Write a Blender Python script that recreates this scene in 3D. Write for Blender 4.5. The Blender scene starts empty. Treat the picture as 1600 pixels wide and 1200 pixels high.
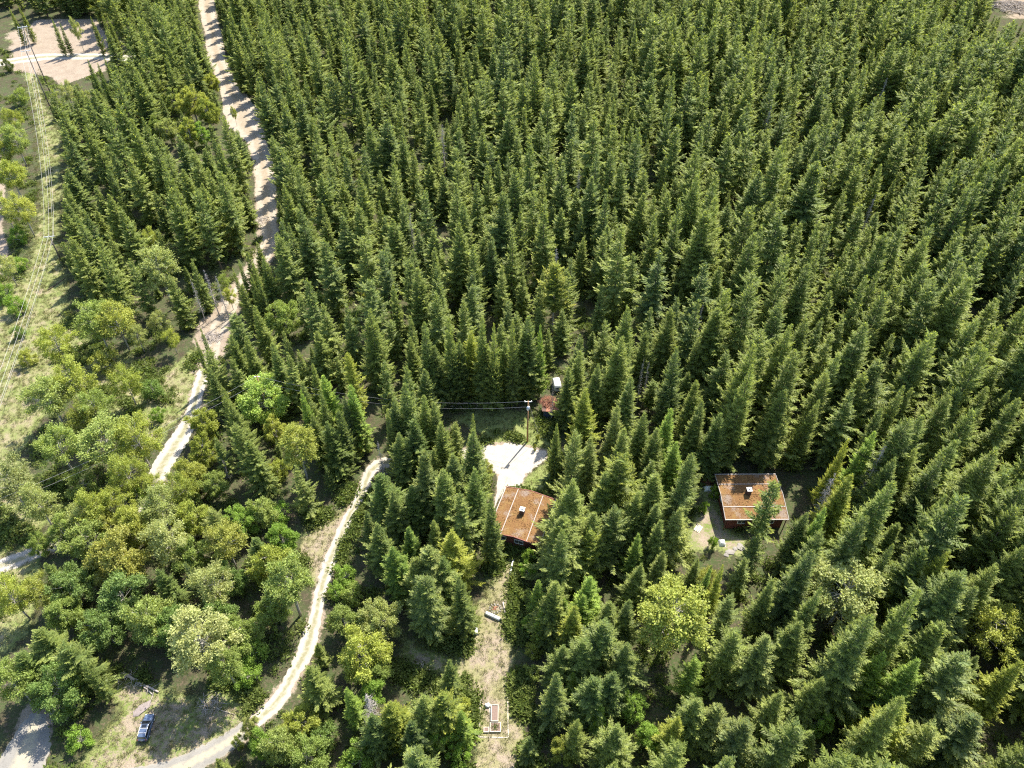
import bpy, bmesh, math, random
import numpy as np
from mathutils import Vector, Matrix

R = math.radians
SC = bpy.context.scene
COL = SC.collection

# ------------------------------------------------------------------ camera, light
F, PITCH, HC = 1257.0, 45.2, 125.0      # focal length in px of a 1600 px wide picture, depression, height
cp, sp = math.cos(R(PITCH)), math.sin(R(PITCH))
cam = bpy.data.objects.new('camera', bpy.data.cameras.new('camera'))
COL.objects.link(cam)
cam.location = (0, 0, HC)
cam.rotation_euler = (R(90 - PITCH), 0, 0)
cam.data.sensor_width = 36
cam.data.lens = 36 * F / 1600
cam.data.clip_start = 1
cam.data.clip_end = 20000
SC.camera = cam

SUN_AZ, SUN_EL = 33.0, 54.5             # to the right of straight ahead, above the horizon
world = bpy.data.worlds.new('World')
SC.world = world
world.use_nodes = True
nt = world.node_tree
bg = nt.nodes['Background']
sky = nt.nodes.new('ShaderNodeTexSky')
sky.sky_type = 'NISHITA'
sky.sun_disc = False
sky.sun_elevation = R(SUN_EL)
sky.sun_rotation = R(SUN_AZ)
nt.links.new(sky.outputs[0], bg.inputs[0])
bg.inputs[1].default_value = 0.15
sun = bpy.data.objects.new('sun', bpy.data.lights.new('sun', 'SUN'))
COL.objects.link(sun)
sun.data.energy = 5.0
sun.data.angle = R(0.53)
sun.data.color = (1.0, 0.93, 0.80)
sun.rotation_euler = Vector((math.sin(R(SUN_AZ)) * math.cos(R(SUN_EL)), math.cos(R(SUN_AZ)) * math.cos(R(SUN_EL)), math.sin(R(SUN_EL)))).to_track_quat('Z', 'Y').to_euler()
sun.location = (60, 100, 200)
SC.view_settings.view_transform = 'Standard'
SC.view_settings.look = 'None'
SC.view_settings.gamma = 1
SC.view_settings.use_curve_mapping = False
SC.view_settings.exposure = 1.5
SC.render.engine = 'CYCLES'
SC.cycles.use_denoising = False
SC.cycles.denoising_prefilter = 'ACCURATE'
SC.cycles.denoising_input_passes = 'RGB_ALBEDO_NORMAL'
SC.cycles.filter_width = 1.2
SC.cycles.max_bounces = 6
SC.cycles.diffuse_bounces = 4
SC.cycles.transmission_bounces = 4

# ------------------------------------------------------------------ ground height and the photograph's pixels
def hz(x, y):
    return 0.7 * np.sin(x / 43.0 + 1.1) * np.cos(y / 51.0) + 0.5 * np.sin(x / 27.0 - y / 33.0)

def at(u, v, z=None):
    """the point at height z (or on the ground) seen at this place of the photograph"""
    x, yy = (u - 800) / F, -(v - 600) / F
    d = (x, yy * sp + cp, yy * cp - sp)
    if z is not None:
        t = (z - HC) / d[2]
        return (d[0] * t, d[1] * t, z)
    zz = 0.0
    for _ in range(6):
        t = (zz - HC) / d[2]
        zz = float(hz(d[0] * t, d[1] * t))
    return (d[0] * t, d[1] * t, zz)

def px(x, y, z):
    """where a point lies in the photograph"""
    dz = z - HC
    depth = y * cp - dz * sp
    up = y * sp + dz * cp
    return 800 + F * x / depth, 600 - F * up / depth

def scale_at(u, v, z=0):
    """pixels per metre across"""
    p = at(u, v, z)
    return F / (p[1] * cp - (p[2] - HC) * sp)

# ------------------------------------------------------------------ helpers
def tag(o, label=None, cat=None, group=None, kind=None):
    if label: o['label'] = label
    if cat: o['category'] = cat
    if group: o['group'] = group
    if kind: o['kind'] = kind
    return o

def empty(name, loc, rz=0.0, scl=None):
    o = bpy.data.objects.new(name, None)
    COL.objects.link(o)
    o.location = loc
    o.rotation_euler = (0, 0, rz)
    if scl: o.scale = scl
    o.empty_display_size = 0.5
    return o

def link(name, mesh, parent=None, loc=(0, 0, 0), rot=(0, 0, 0), scl=(1, 1, 1)):
    o = bpy.data.objects.new(name, mesh)
    COL.objects.link(o)
    o.parent = parent
    o.location, o.rotation_euler, o.scale = loc, rot, scl
    return o

def mesh_np(name, v, tris=None, quads=None, mats=(), smooth=False, attr=None, mat_idx=None):
    """mesh from numpy arrays; attr = dict of per-vertex floats"""
    me = bpy.data.meshes.new(name)
    v = np.asarray(v, dtype=np.float32)
    nt_, nq = (0 if tris is None else len(tris)), (0 if quads is None else len(quads))
    loops, tot = [], []
    if nt_: loops.append(np.asarray(tris).ravel()); tot.append(np.full(nt_, 3))
    if nq: loops.append(np.asarray(quads).ravel()); tot.append(np.full(nq, 4))
    loops = np.concatenate(loops).astype(np.int32)
    tot = np.concatenate(tot).astype(np.int32)
    start = np.concatenate([[0], np.cumsum(tot)[:-1]]).astype(np.int32)
    me.vertices.add(len(v)); me.vertices.foreach_set('co', v.ravel())
    me.loops.add(len(loops)); me.loops.foreach_set('vertex_index', loops)
    me.polygons.add(len(tot)); me.polygons.foreach_set('loop_start', start); me.polygons.foreach_set('loop_total', tot)
    if mat_idx is not None: me.polygons.foreach_set('material_index', np.asarray(mat_idx, dtype=np.int32))
    me.update(calc_edges=True)
    me.polygons.foreach_set('use_smooth', np.full(len(tot), bool(smooth)))
    for k, a in (attr or {}).items():
        at_ = me.attributes.new(k, 'FLOAT', 'POINT')
        at_.data.foreach_set('value', np.asarray(a, dtype=np.float32))
    for m in mats: me.materials.append(m)
    return me

class MB:
    """collects simple solids into one mesh"""
    def __init__(s): s.v, s.f, s.n = [], [], 0
    def add(s, vs, fs):
        s.v += [tuple(p) for p in vs]
        s.f += [tuple(i + s.n for i in f) for f in fs]
        s.n += len(vs)
        return s
    def box(s, c, d, rz=0.0, m=None):
        x, y, z = d[0] / 2, d[1] / 2, d[2] / 2
        vs = [Vector((sx * x, sy * y, sz * z)) for sz in (-1, 1) for sy in (-1, 1) for sx in (-1, 1)]
        rot = m if m is not None else Matrix.Rotation(rz, 3, 'Z')
        vs = [rot @ p + Vector(c) for p in vs]
        return s.add(vs, [(0, 2, 3, 1), (4, 5, 7, 6), (0, 1, 5, 4), (2, 6, 7, 3), (0, 4, 6, 2), (1, 3, 7, 5)])
    def bar(s, a, b, w, h=None):
        a, b = Vector(a), Vector(b)
        d = b - a
        q = d.to_track_quat('X', 'Z').to_matrix()
        return s.box((a + b) / 2, (d.length, w, h or w), m=q)
    def tube(s, pts, rad, n=6, cap=True):
        pts = [Vector(p) for p in pts]
        rad = rad if hasattr(rad, '__len__') else [rad] * len(pts)
        vs, fs = [], []
        for i, p in enumerate(pts):
            d = (pts[min(i + 1, len(pts) - 1)] - pts[max(i - 1, 0)])
            q = d.to_track_quat('Z', 'X').to_matrix()
            for k in range(n):
                a = 2 * math.pi * k / n
                vs.append(p + q @ Vector((math.cos(a) * rad[i], math.sin(a) * rad[i], 0)))
        for i in range(len(pts) - 1):
            for k in range(n):
                fs.append((i * n + k, i * n + (k + 1) % n, (i + 1) * n + (k + 1) % n, (i + 1) * n + k))
        if cap:
            fs.append(tuple(range(n))[::-1]); fs.append(tuple((len(pts) - 1) * n + k for k in range(n)))
        return s.add(vs, fs)
    def prism(s, poly, z0, z1):
        n = len(poly)
        vs = [(p[0], p[1], z0) for p in poly] + [(p[0], p[1], z1) for p in poly]
        return s.add(vs, [tuple(range(n))[::-1], tuple(range(n, 2 * n))] + [(k, (k + 1) % n, n + (k + 1) % n, n + k) for k in range(n)])
    def mesh(s, name, mat, smooth=False):
        me = bpy.data.meshes.new(name)
        me.from_pydata(s.v, [], s.f)
        me.materials.append(mat)
        if smooth: me.polygons.foreach_set('use_smooth', [True] * len(me.polygons))
        me.update()
        return me
    def build(s, name, mat, parent=None, smooth=False, bevel=0.0, **k):
        o = link(name, s.mesh(name, mat, smooth), parent, **k)
        if bevel:
            b = o.modifiers.new('bevel', 'BEVEL'); b.width = bevel; b.segments = 2; b.limit_method = 'ANGLE'
        return o

def rock_mesh(name, mat, seed, rough=0.25, flat=0.6):
    rng = random.Random(seed)
    bm = bmesh.new()
    bmesh.ops.create_icosphere(bm, subdivisions=2, radius=1)
    for v in bm.verts:
        v.co *= 1 + rng.uniform(-rough, rough)
        v.co.z *= flat
    me = bpy.data.meshes.new(name)
    bm.to_mesh(me); bm.free()
    me.materials.append(mat)
    return me

# ------------------------------------------------------------------ materials
class NG:
    def __init__(s, name):
        s.m = bpy.data.materials.new(name)
        s.m.use_nodes = True
        s.t = s.m.node_tree
        s.t.nodes.clear()
        s.out = s.t.nodes.new('ShaderNodeOutputMaterial')
        s.pos = None
    def n(s, kind, **k):
        o = s.t.nodes.new(kind)
        for a, b in k.items(): setattr(o, a, b)
        return o
    def l(s, a, b): s.t.links.new(a, b)
    def coord(s):
        if s.pos is None: s.pos = s.n('ShaderNodeNewGeometry').outputs['Position']
        return s.pos
    def objco(s): return s.n('ShaderNodeTexCoord').outputs['Object']
    def noise(s, scale, detail=3, rough=0.55, vec=None, dist=0.0):
        o = s.n('ShaderNodeTexNoise')
        o.inputs['Scale'].default_value = scale
        o.inputs['Detail'].default_value = detail
        o.inputs['Roughness'].default_value = rough
        o.inputs['Distortion'].default_value = dist
        s.l(vec if vec is not None else s.coord(), o.inputs['Vector'])
        return o.outputs['Fac']
    def ramp(s, fac, stops):
        o = s.n('ShaderNodeValToRGB')
        e = o.color_ramp.elements
        while len(e) < len(stops): e.new(0.5)
        for el, (p, c) in zip(e, stops):
            el.position = p
            el.color = (*c, 1) if hasattr(c, '__len__') else (c, c, c, 1)
        s.l(fac, o.inputs[0])
        return o.outputs[0]
    def mix(s, fac, a, b, mode='MIX'):
        o = s.n('ShaderNodeMix', data_type='RGBA', blend_type=mode)
        for i_, sock, val in ((0, o.inputs[0], fac), (1, o.inputs[6], a), (2, o.inputs[7], b)):
            if isinstance(val, (int, float)): sock.default_value = val if i_ == 0 else (val, val, val, 1)
            elif hasattr(val, '__len__'): sock.default_value = (*val, 1)
            else: s.l(val, sock)
        return o.outputs[2]
    def math(s, op, a, b=0.0, clamp=False):
        o = s.n('ShaderNodeMath', operation=op, use_clamp=clamp)
        for sock, val in ((o.inputs[0], a), (o.inputs[1], b)):
            if isinstance(val, (int, float)): sock.default_value = val
            else: s.l(val, sock)
        return o.outputs[0]
    def attr(s, name): return s.n('ShaderNodeAttribute', attribute_name=name).outputs['Fac']
    def bump(s, fac, strength=0.5, dist=0.1):
        o = s.n('ShaderNodeBump')
        o.inputs['Strength'].default_value = strength
        o.inputs['Distance'].default_value = dist
        s.l(fac, o.inputs['Height'])
        return o.outputs[0]
    def pbsdf(s, col, rough=0.8, metal=0.0, normal=None, spec=0.3):
        o = s.n('ShaderNodeBsdfPrincipled')
        if hasattr(col, '__len__'): o.inputs['Base Color'].default_value = (*col, 1)
        else: s.l(col, o.inputs['Base Color'])
        if isinstance(rough, (int, float)): o.inputs['Roughness'].default_value = rough
        else: s.l(rough, o.inputs['Roughness'])
        o.inputs['Metallic'].default_value = metal
        o.inputs['Specular IOR Level'].default_value = spec
        if normal is not None: s.l(normal, o.inputs['Normal'])
        s.l(o.outputs[0], s.out.inputs[0])
        return s.m

def simple(name, col, rough=0.75, metal=0.0, var=0.25, scale=3.0, bump=0.3, spec=0.3):
    g = NG(name)
    f = g.noise(scale, 4, vec=g.objco())
    c = g.mix(f, tuple(x * (1 - var) for x in col), tuple(min(1, x * (1 + var)) for x in col))
    f2 = g.noise(scale * 7, 3, vec=g.objco())
    return g.pbsdf(c, rough, metal, g.bump(f2, bump, 0.02), spec)

def leaf_material(name, dark, mid, light, trans, tipcol, trans_w=0.35, odd=None):
    g = NG(name)
    info = g.n('ShaderNodeObjectInfo')
    rnd = info.outputs['Random']
    if name == 'conifer_needles':      # stands of one species and age keep together
        pn = g.noise(0.022, 3, 0.6, vec=info.outputs['Location'])
        rnd = g.math('ADD', g.math('MULTIPLY', rnd, 0.72), g.math('MULTIPLY', g.math('SUBTRACT', pn, 0.42), 1.1), True)
    c = g.ramp(rnd, [(0.0, dark), (0.4, mid), (0.75, light), (0.94, mid), (1.0, odd or mid)])
    patch = g.noise(0.9, 2, vec=g.objco())
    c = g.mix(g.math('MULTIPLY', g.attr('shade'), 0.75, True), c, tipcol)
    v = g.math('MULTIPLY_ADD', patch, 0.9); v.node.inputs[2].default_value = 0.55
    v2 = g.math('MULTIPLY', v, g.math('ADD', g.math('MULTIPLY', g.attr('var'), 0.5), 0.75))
    cc = g.n('ShaderNodeCombineColor')
    for i in range(3): g.l(v2, cc.inputs[i])
    c = g.mix(1.0, c, cc.outputs[0], 'MULTIPLY')
    c = g.mix(1.0, c, info.outputs['Color'], 'MULTIPLY')
    d = g.n('ShaderNodeBsdfDiffuse'); g.l(c, d.inputs[0])
    t = g.n('ShaderNodeBsdfTranslucent')
    tc = g.mix(1.0, c, trans, 'MULTIPLY'); g.l(tc, t.inputs[0])
    gl = g.n('ShaderNodeBsdfGlossy'); gl.inputs['Roughness'].default_value = 0.55; gl.inputs[0].default_value = (1, 1, 0.95, 1)
    m1 = g.n('ShaderNodeMixShader'); m1.inputs[0].default_value = trans_w
    g.l(d.outputs[0], m1.inputs[1]); g.l(t.outputs[0], m1.inputs[2])
    m2 = g.n('ShaderNodeMixShader'); m2.inputs[0].default_value = 0.012
    g.l(m1.outputs[0], m2.inputs[1]); g.l(gl.outputs[0], m2.inputs[2])
    g.l(m2.outputs[0], g.out.inputs[0])
    return g.m

M = {}
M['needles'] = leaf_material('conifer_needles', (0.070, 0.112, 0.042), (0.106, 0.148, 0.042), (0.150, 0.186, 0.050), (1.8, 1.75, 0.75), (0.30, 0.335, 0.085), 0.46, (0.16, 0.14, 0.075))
M['leaves'] = leaf_material('broad_leaves', (0.22, 0.275, 0.075), (0.26, 0.31, 0.085), (0.29, 0.325, 0.105), (1.6, 1.55, 0.8), (0.17, 0.19, 0.05), 0.42, (0.12, 0.15, 0.05))
M['cover'] = leaf_material('low_green_leaves', (0.07, 0.11, 0.022), (0.10, 0.14, 0.03), (0.14, 0.17, 0.05), (1.4, 1.4, 0.8), (0.15, 0.18, 0.05), 0.4)
M['drygrass'] = leaf_material('dry_grass_blades', (0.22, 0.20, 0.10), (0.18, 0.19, 0.07), (0.13, 0.16, 0.05), (1.2, 1.2, 0.8), (0.27, 0.25, 0.13), 0.3)
M['bark'] = simple('conifer_bark', (0.10, 0.075, 0.055), 0.9, var=0.4, scale=4)
M['birch'] = simple('pale_bark', (0.33, 0.31, 0.27), 0.85, var=0.4, scale=3)
M['dead'] = simple('dead_grey_wood', (0.34, 0.30, 0.27), 0.9, var=0.3, scale=3)
M['log'] = simple('weathered_log', (0.42, 0.36, 0.29), 0.9, var=0.3, scale=4)
M['rustbrush'] = simple('rusty_brown_twigs', (0.24, 0.11, 0.07), 0.9, var=0.4, scale=4)

def ground_material():
    g = NG('forest_ground')
    n1 = g.noise(0.35, 5, 0.65); n2 = g.noise(2.2, 4, 0.6); n3 = g.noise(0.06, 3); n4 = g.noise(7.0, 3, 0.6)
    litter = g.mix(g.ramp(n1, [(0.35, 0.0), (0.65, 1.0)]), (0.058, 0.050, 0.032), (0.055, 0.080, 0.028))
    litter = g.mix(g.ramp(n2, [(0.5, 0.0), (0.7, 1.0)]), litter, (0.11, 0.085, 0.06))
    dirt = g.mix(g.ramp(n1, [(0.3, 0.0), (0.7, 1.0)]), (0.22, 0.175, 0.135), (0.29, 0.24, 0.19))
    dirt = g.mix(g.ramp(n2, [(0.5, 0.0), (0.8, 0.7)]), dirt, (0.20, 0.16, 0.11))
    dry = g.mix(g.ramp(n2, [(0.35, 0.0), (0.7, 1.0)]), (0.25, 0.225, 0.13), (0.17, 0.18, 0.07))
    dry = g.mix(g.ramp(n1, [(0.5, 0.0), (0.68, 0.8)]), dry, (0.28, 0.225, 0.165))
    green = g.mix(g.ramp(n1, [(0.35, 0.0), (0.65, 1.0)]), (0.14, 0.18, 0.05), (0.20, 0.22, 0.085))
    green = g.mix(g.ramp(n2, [(0.55, 0.0), (0.8, 0.6)]), green, (0.21, 0.19, 0.10))
    def th(a):
        s_ = g.math('ADD', g.attr(a), g.math('MULTIPLY', g.math('SUBTRACT', n1, 0.5), 0.9))
        s_ = g.math('ADD', s_, g.math('MULTIPLY', g.math('SUBTRACT', n2, 0.5), 0.8))
        return g.ramp(s_, [(0.38, 0.0), (0.62, 1.0)])
    c = g.mix(th('green'), litter, green)
    c = g.mix(th('dry'), c, dry)
    c = g.mix(th('dirt'), c, dirt)
    c = g.mix(g.math('MULTIPLY', n4, 0.5), c, g.mix(1.0, c, 0.72, 'MULTIPLY'))
    return g.pbsdf(c, 0.95, 0, g.bump(g.math('ADD', n2, n4), 1.0, 0.15), 0.1)
M['ground'] = ground_material()

def road_material(name, a, b, rut):
    g = NG(name)
    n1 = g.noise(0.5, 4, 0.6); n2 = g.noise(4.0, 4, 0.7); n3 = g.noise(1.3, 3)
    c = g.mix(g.ramp(n1, [(0.3, 0.0), (0.7, 1.0)]), a, b)
    c = g.mix(g.ramp(n2, [(0.5, 0.0), (0.75, 0.6)]), c, tuple(x * 0.6 for x in a))
    mid = g.math('MULTIPLY', g.attr('mid'), g.ramp(n3, [(0.25, 0.2), (0.55, 1.0)]))
    c = g.mix(mid, c, rut)
    return g.pbsdf(c, 0.95, 0, g.bump(n2, 0.8, 0.06), 0.1)
M['gravel'] = road_material('pale_gravel', (0.29, 0.265, 0.23), (0.36, 0.335, 0.295), (0.19, 0.18, 0.11))
M['dirtroad'] = road_material('tan_dirt_road', (0.24, 0.205, 0.165), (0.32, 0.28, 0.23), (0.22, 0.18, 0.13))
M['grey_shade_road'] = road_material('grey_and_shaded_gravel', (0.17, 0.162, 0.15), (0.215, 0.205, 0.19), (0.30, 0.27, 0.2))  # grey gravel of the corner road; on the lane its darkness is painted shade

def roof_material():
    g = NG('mossy_metal_roof')
    oc = g.objco()
    n1 = g.noise(0.9, 5, 0.7, vec=oc); n2 = g.noise(5, 4, 0.7, vec=oc); n3 = g.noise(0.35, 3, vec=oc); n5 = g.noise(18, 2, vec=oc)
    moss = g.mix(g.ramp(n2, [(0.3, 0.0), (0.7, 1.0)]), (0.100, 0.050, 0.022), (0.190, 0.108, 0.045))
    moss = g.mix(g.ramp(n1, [(0.5, 0.0), (0.75, 0.9)]), moss, (0.20, 0.135, 0.05))
    grey = g.mix(n2, (0.17, 0.14, 0.125), (0.23, 0.20, 0.18))
    s_ = g.math('ADD', g.math('MULTIPLY', n3, 1.0), g.math('MULTIPLY', n2, 0.55))
    c = g.mix(g.ramp(s_, [(0.82, 0.0), (0.95, 0.65)]), moss, grey)
    c = g.mix(g.ramp(n5, [(0.62, 0.0), (0.8, 0.35)]), c, (0.09, 0.045, 0.02))
    return g.pbsdf(c, 0.9, 0, g.bump(n2, 1.0, 0.08), 0.1)
M['roof'] = roof_material()
M['trim'] = simple('pale_metal_trim', (0.27, 0.245, 0.235), 0.6, var=0.15)
M['trimred'] = simple('faded_red_fascia', (0.30, 0.12, 0.10), 0.8, var=0.2)
M['wallred'] = simple('dark_red_board_wall', (0.13, 0.045, 0.035), 0.85, var=0.3)
M['wallbrown'] = simple('dark_brown_board_wall', (0.10, 0.055, 0.04), 0.85, var=0.3)
M['brick'] = simple('sooty_chimney_brick', (0.10, 0.06, 0.05), 0.9, var=0.3, scale=8)
M['white'] = simple('dirty_white_paint', (0.62, 0.62, 0.60), 0.6, var=0.1)
M['glass'] = simple('dark_window_glass', (0.05, 0.06, 0.07), 0.1, var=0.1, spec=0.8, bump=0.0)
M['pole'] = simple('utility_pole_wood', (0.30, 0.17, 0.08), 0.9, var=0.3, scale=5)
M['poledark'] = simple('grey_pole_wood', (0.12, 0.10, 0.09), 0.9, var=0.3, scale=5)
M['metal'] = simple('galvanised_metal', (0.60, 0.61, 0.62), 0.4, 0.3, var=0.1)
M['wire'] = simple('bare_aluminium_wire', (0.38, 0.37, 0.36), 0.45, 0.2, var=0.05, bump=0.0)
M['blueshed'] = simple('dark_blue_shed_wall', (0.045, 0.06, 0.09), 0.8, var=0.2)
M['carpaint'] = simple('silver_blue_car_paint', (0.09, 0.125, 0.20), 0.3, 0.4, var=0.03, bump=0.0, spec=0.6)
M['carglass'] = simple('tinted_car_glass', (0.008, 0.010, 0.014), 0.08, var=0.05, bump=0.0, spec=0.7)
M['rubber'] = simple('black_rubber', (0.02, 0.02, 0.02), 0.85, var=0.2)
M['black'] = simple('black_plastic', (0.02, 0.02, 0.022), 0.6, var=0.2)
M['redlens'] = simple('red_lamp_lens', (0.13, 0.02, 0.02), 0.3, var=0.05, bump=0.0)
M['clearlens'] = simple('clear_lamp_lens', (0.75, 0.77, 0.8), 0.2, var=0.05, bump=0.0)
M['soil'] = simple('dry_garden_soil', (0.17, 0.12, 0.10), 0.95, var=0.35, scale=6, bump=1.0)
M['plank'] = simple('weathered_plank', (0.46, 0.41, 0.34), 0.85, var=0.2, scale=5)
M['stone'] = simple('pale_stone', (0.20, 0.185, 0.17), 0.9, var=0.2, scale=4)
M['tarp'] = simple('white_tarp', (0.78, 0.78, 0.78), 0.5, var=0.08)
M['pinkrock'] = simple('pinkish_ash_heap', (0.20, 0.17, 0.165), 0.95, var=0.3, scale=4, bump=1.0)

# ------------------------------------------------------------------ regions of the photograph, laid on the ground
ROADS = {  # name: (u, v, width in px) along the middle
 'upper': [(312,-60,26),(318,-30,28),(322,0,30),(328,33,24),(335,65,28),(338,87,30),(346,110,26),(358,137,30),(368,156,48),(377,175,60),(382,197,56),(399,217,36),(410,250,30),(415,283,32),(416,333,34),(420,360,26),(420,378,24),(412,400,26),(392,430,26),(362,470,30),(345,505,30),(335,535,26),(322,575,24)],
 'lower': [(322,575,24),(308,612,24),(302,640,26),(285,675,34),(268,700,38),(256,724,34),(248,748,32),(225,785,22),(180,815,20),(120,842,22),(60,862,26),(10,880,32),(-60,905,34)],
 'drive': [(800,733,60),(790,716,70),(752,707,26),(700,708,22),(640,714,20),(600,722,20),(585,730,20),(571,757,20),(555,787,22),(537,820,22),(522,855,22),(510,893,22),(501,927,23),(494,967,24),(486,1000,25),(470,1040,26),(446,1078,27),(420,1110,29),(392,1134,31)],
 'lane': [(392,1134,34),(350,1165,36),(300,1190,38),(250,1207,40),(180,1225,42)],
 'corner': [(66,1110,14),(60,1120,28),(52,1140,52),(44,1170,72),(32,1200,88),(15,1240,95),(-20,1290,100)],
 'far': [(-60,104,30),(15,96,26),(60,90,26),(110,88,24),(165,88,26),(215,92,26)],
}
def poly_px(L, z=0.0): return np.array([at(u, v)[:2] for u, v in L])
OPEN = {   # ground that the photograph shows, as outlines in its pixels
 'yard_gravel': [(752,694),(800,690),(856,703),(858,714),(842,727),(822,744),(812,764),(790,764),(776,785),(770,800),(778,745),(770,722),(750,712)],
 'yard_grass': [(700,652),(735,643),(800,640),(845,645),(868,655),(862,702),(815,700),(757,695),(745,672)],
 'yard_lawn': [(816,748),(842,728),(860,716),(868,745),(846,770),(812,766)],
 'strip': [(788,873),(773,911),(750,943),(742,985),(736,1000),(730,1016),(719,1033),(716,1048),(730,1054),(744,1083),(747,1127),(750,1153),(738,1230),(820,1230),(811,1175),(822,1150),(805,1120),(797,1083),(800,1048),(797,1013),(791,984),(794,952),(797,908),(806,873)],
 'strip_side': [(626,1000),(655,1008),(690,1016),(716,1022),(716,1048),(690,1050),(640,1046),(628,1024)],
 'yard_far_cabin': [(1070,835),(1092,800),(1098,762),(1112,758),(1128,790),(1136,820),(1165,846),(1168,862),(1140,868),(1120,858),(1100,862),(1076,862)],
 'verge': [(467,862),(478,838),(505,815),(535,795),(550,775),(565,770),(548,800),(528,838),(512,880),(500,925),(488,915),(486,885)],
 'car_clearing': [(187,1053),(215,1062),(250,1080),(317,1092),(352,1078),(372,1080),(382,1105),(377,1130),(330,1165),(250,1200),(220,1225),(120,1225),(135,1180),(163,1153),(187,1120),(172,1080)],
 'corridor': [(22,30),(45,60),(62,120),(72,160),(88,190),(100,225),(98,300),(92,400),(108,430),(112,475),(92,520),(70,600),(30,700),(0,760),(-60,700),(-30,560),(0,500),(35,440),(50,380),(62,300),(58,230),(50,170),(30,100),(10,60)],
 'far_dirt': [(15,55),(60,30),(150,30),(168,60),(168,110),(120,125),(95,135),(80,120),(20,110)],
 'dirt_bank': [(313,545),(300,535),(312,500),(335,488),(352,475),(357,500),(353,548),(340,555)],
 'grass_slope': [(215,645),(240,600),(285,560),(305,545),(312,600),(290,640),(262,675),(240,700),(225,690)],
 'left_meadow': [(-40,440),(40,440),(110,500),(150,540),(205,560),(240,590),(225,650),(190,650),(150,620),(100,620),(60,660),(30,720),(60,760),(110,770),(100,800),(60,830),(70,860),(60,900),(60,940),(30,1010),(0,1020),(-60,1000)],
 'debris': [(1556,-20),(1555,12),(1565,28),(1585,34),(1620,30),(1640,-20)],
 'far_left_edge': [(-30,230),(6,235),(8,300),(4,360),(14,395),(0,430),(-30,430)],
 'roof_a': [(788,758),(872,777),(845,858),(800,850),(784,838),(762,830),(775,797)],
 'roof_b': [(1113,738),(1212,738),(1222,800),(1140,822),(1133,830),(1128,800)],
 'shed_seen': [(845,618),(866,622),(872,655),(850,658)],
 'camper_seen': [(860,584),(871,584),(871,602),(860,602)],
 'shade_by_roof_b': [(1212,742),(1240,742),(1262,752),(1240,775),(1225,780)],
}
def inside(pts, poly):
    """points (n,2) in polygon"""
    x, y = pts[:, 0], pts[:, 1]
    r = np.zeros(len(pts), bool)
    n = len(poly)
    for i in range(n):
        x0, y0 = poly[i]; x1, y1 = poly[(i + 1) % n]
        if y0 == y1: continue
        c = ((y0 > y) != (y1 > y)) & (x < (x1 - x0) * (y - y0) / (y1 - y0) + x0)
        r ^= c
    return r
def sdist(pts, poly, closed=True):
    d = np.full(len(pts), 1e9)
    n = len(poly)
    for i in range(n if closed else n - 1):
        a, b = np.array(poly[i]), np.array(poly[(i + 1) % n])
        ab = b - a
        t = np.clip(((pts - a) @ ab) / (ab @ ab + 1e-9), 0, 1)
        d = np.minimum(d, np.hypot(*(pts - a - t[:, None] * ab).T))
    if closed: d = np.where(inside(pts, poly), -d, d)
    return d
OPENW = {k: poly_px(v) for k, v in OPEN.items()}
ROADW = {k: (poly_px([(a, b) for a, b, c in v]), np.array([c / scale_at(a, b) for a, b, c in v])) for k, v in ROADS.items()}

# ------------------------------------------------------------------ the ground sheet
def spaced(a0, a1, step, far0, far1):
    mid = list(np.arange(a0, a1 + step, step))
    lo, s_ = [], step
    x = a0
    while x > far0: s_ *= 1.25; x -= s_; lo.append(x)
    hi, s_ = [], step
    x = mid[-1]
    while x < far1: s_ *= 1.25; x += s_; hi.append(x)
    return np.array(lo[::-1] + mid + hi)
gx = spaced(-175, 150, 1.1, -6000, 6000)
gy = spaced(20, 330, 1.1, -6000, 9000)
GX, GY = np.meshgrid(gx, gy)
pts = np.stack([GX.ravel(), GY.ravel()], 1)
GZ = hz(pts[:, 0], pts[:, 1])
nx_, ny_ = len(gx), len(gy)
idx = np.arange(nx_ * ny_).reshape(ny_, nx_)
quads = np.stack([idx[:-1, :-1], idx[:-1, 1:], idx[1:, 1:], idx[1:, :-1]], -1).reshape(-1, 4)
def soft(names, w=2.0):
    m = np.zeros(len(pts))
    for k in names:
        m = np.maximum(m, np.clip(0.5 - sdist(pts, OPENW[k]) / w, 0, 1))
    return m
dirt = np.maximum(soft(['yard_gravel', 'far_dirt', 'dirt_bank', 'debris', 'far_left_edge']), 0.55 * soft(['yard_far_cabin'], 3))
dirt = np.maximum(dirt, np.maximum(0.5 * soft(['verge', 'strip_side', 'strip'], 3), 0.50 * soft(['car_clearing'], 3)))
for k, (pl, w) in ROADW.items():
    dirt = np.maximum(dirt, np.clip(0.5 - (sdist(pts, pl, False) - w.mean() * 0.5) / 2.0, 0, 1) * 0.8)
dry = np.maximum(soft(['strip', 'verge'], 3), np.maximum(0.5 * soft(['corridor'], 3), 0.50 * soft(['car_clearing'], 3)))
dry = np.maximum(dry, 0.55 * soft(['strip_side', 'left_meadow', 'grass_slope'], 3))
green = np.maximum(soft(['yard_grass', 'yard_lawn', 'strip', 'left_meadow', 'grass_slope', 'strip_side', 'car_clearing', 'yard_far_cabin'], 5), 0.70 * soft(['corridor'], 4))
big = np.hypot(pts[:, 0], pts[:, 1] - 150) > 900
g_me = mesh_np('ground', np.stack([pts[:, 0], pts[:, 1], GZ], 1), quads=quads, mats=[M['ground']], smooth=True, attr={'dirt': dirt, 'dry': dry, 'green': green})
tag(link('ground', g_me), 'forest floor of brown litter and grass under the trees', kind='structure')


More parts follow.
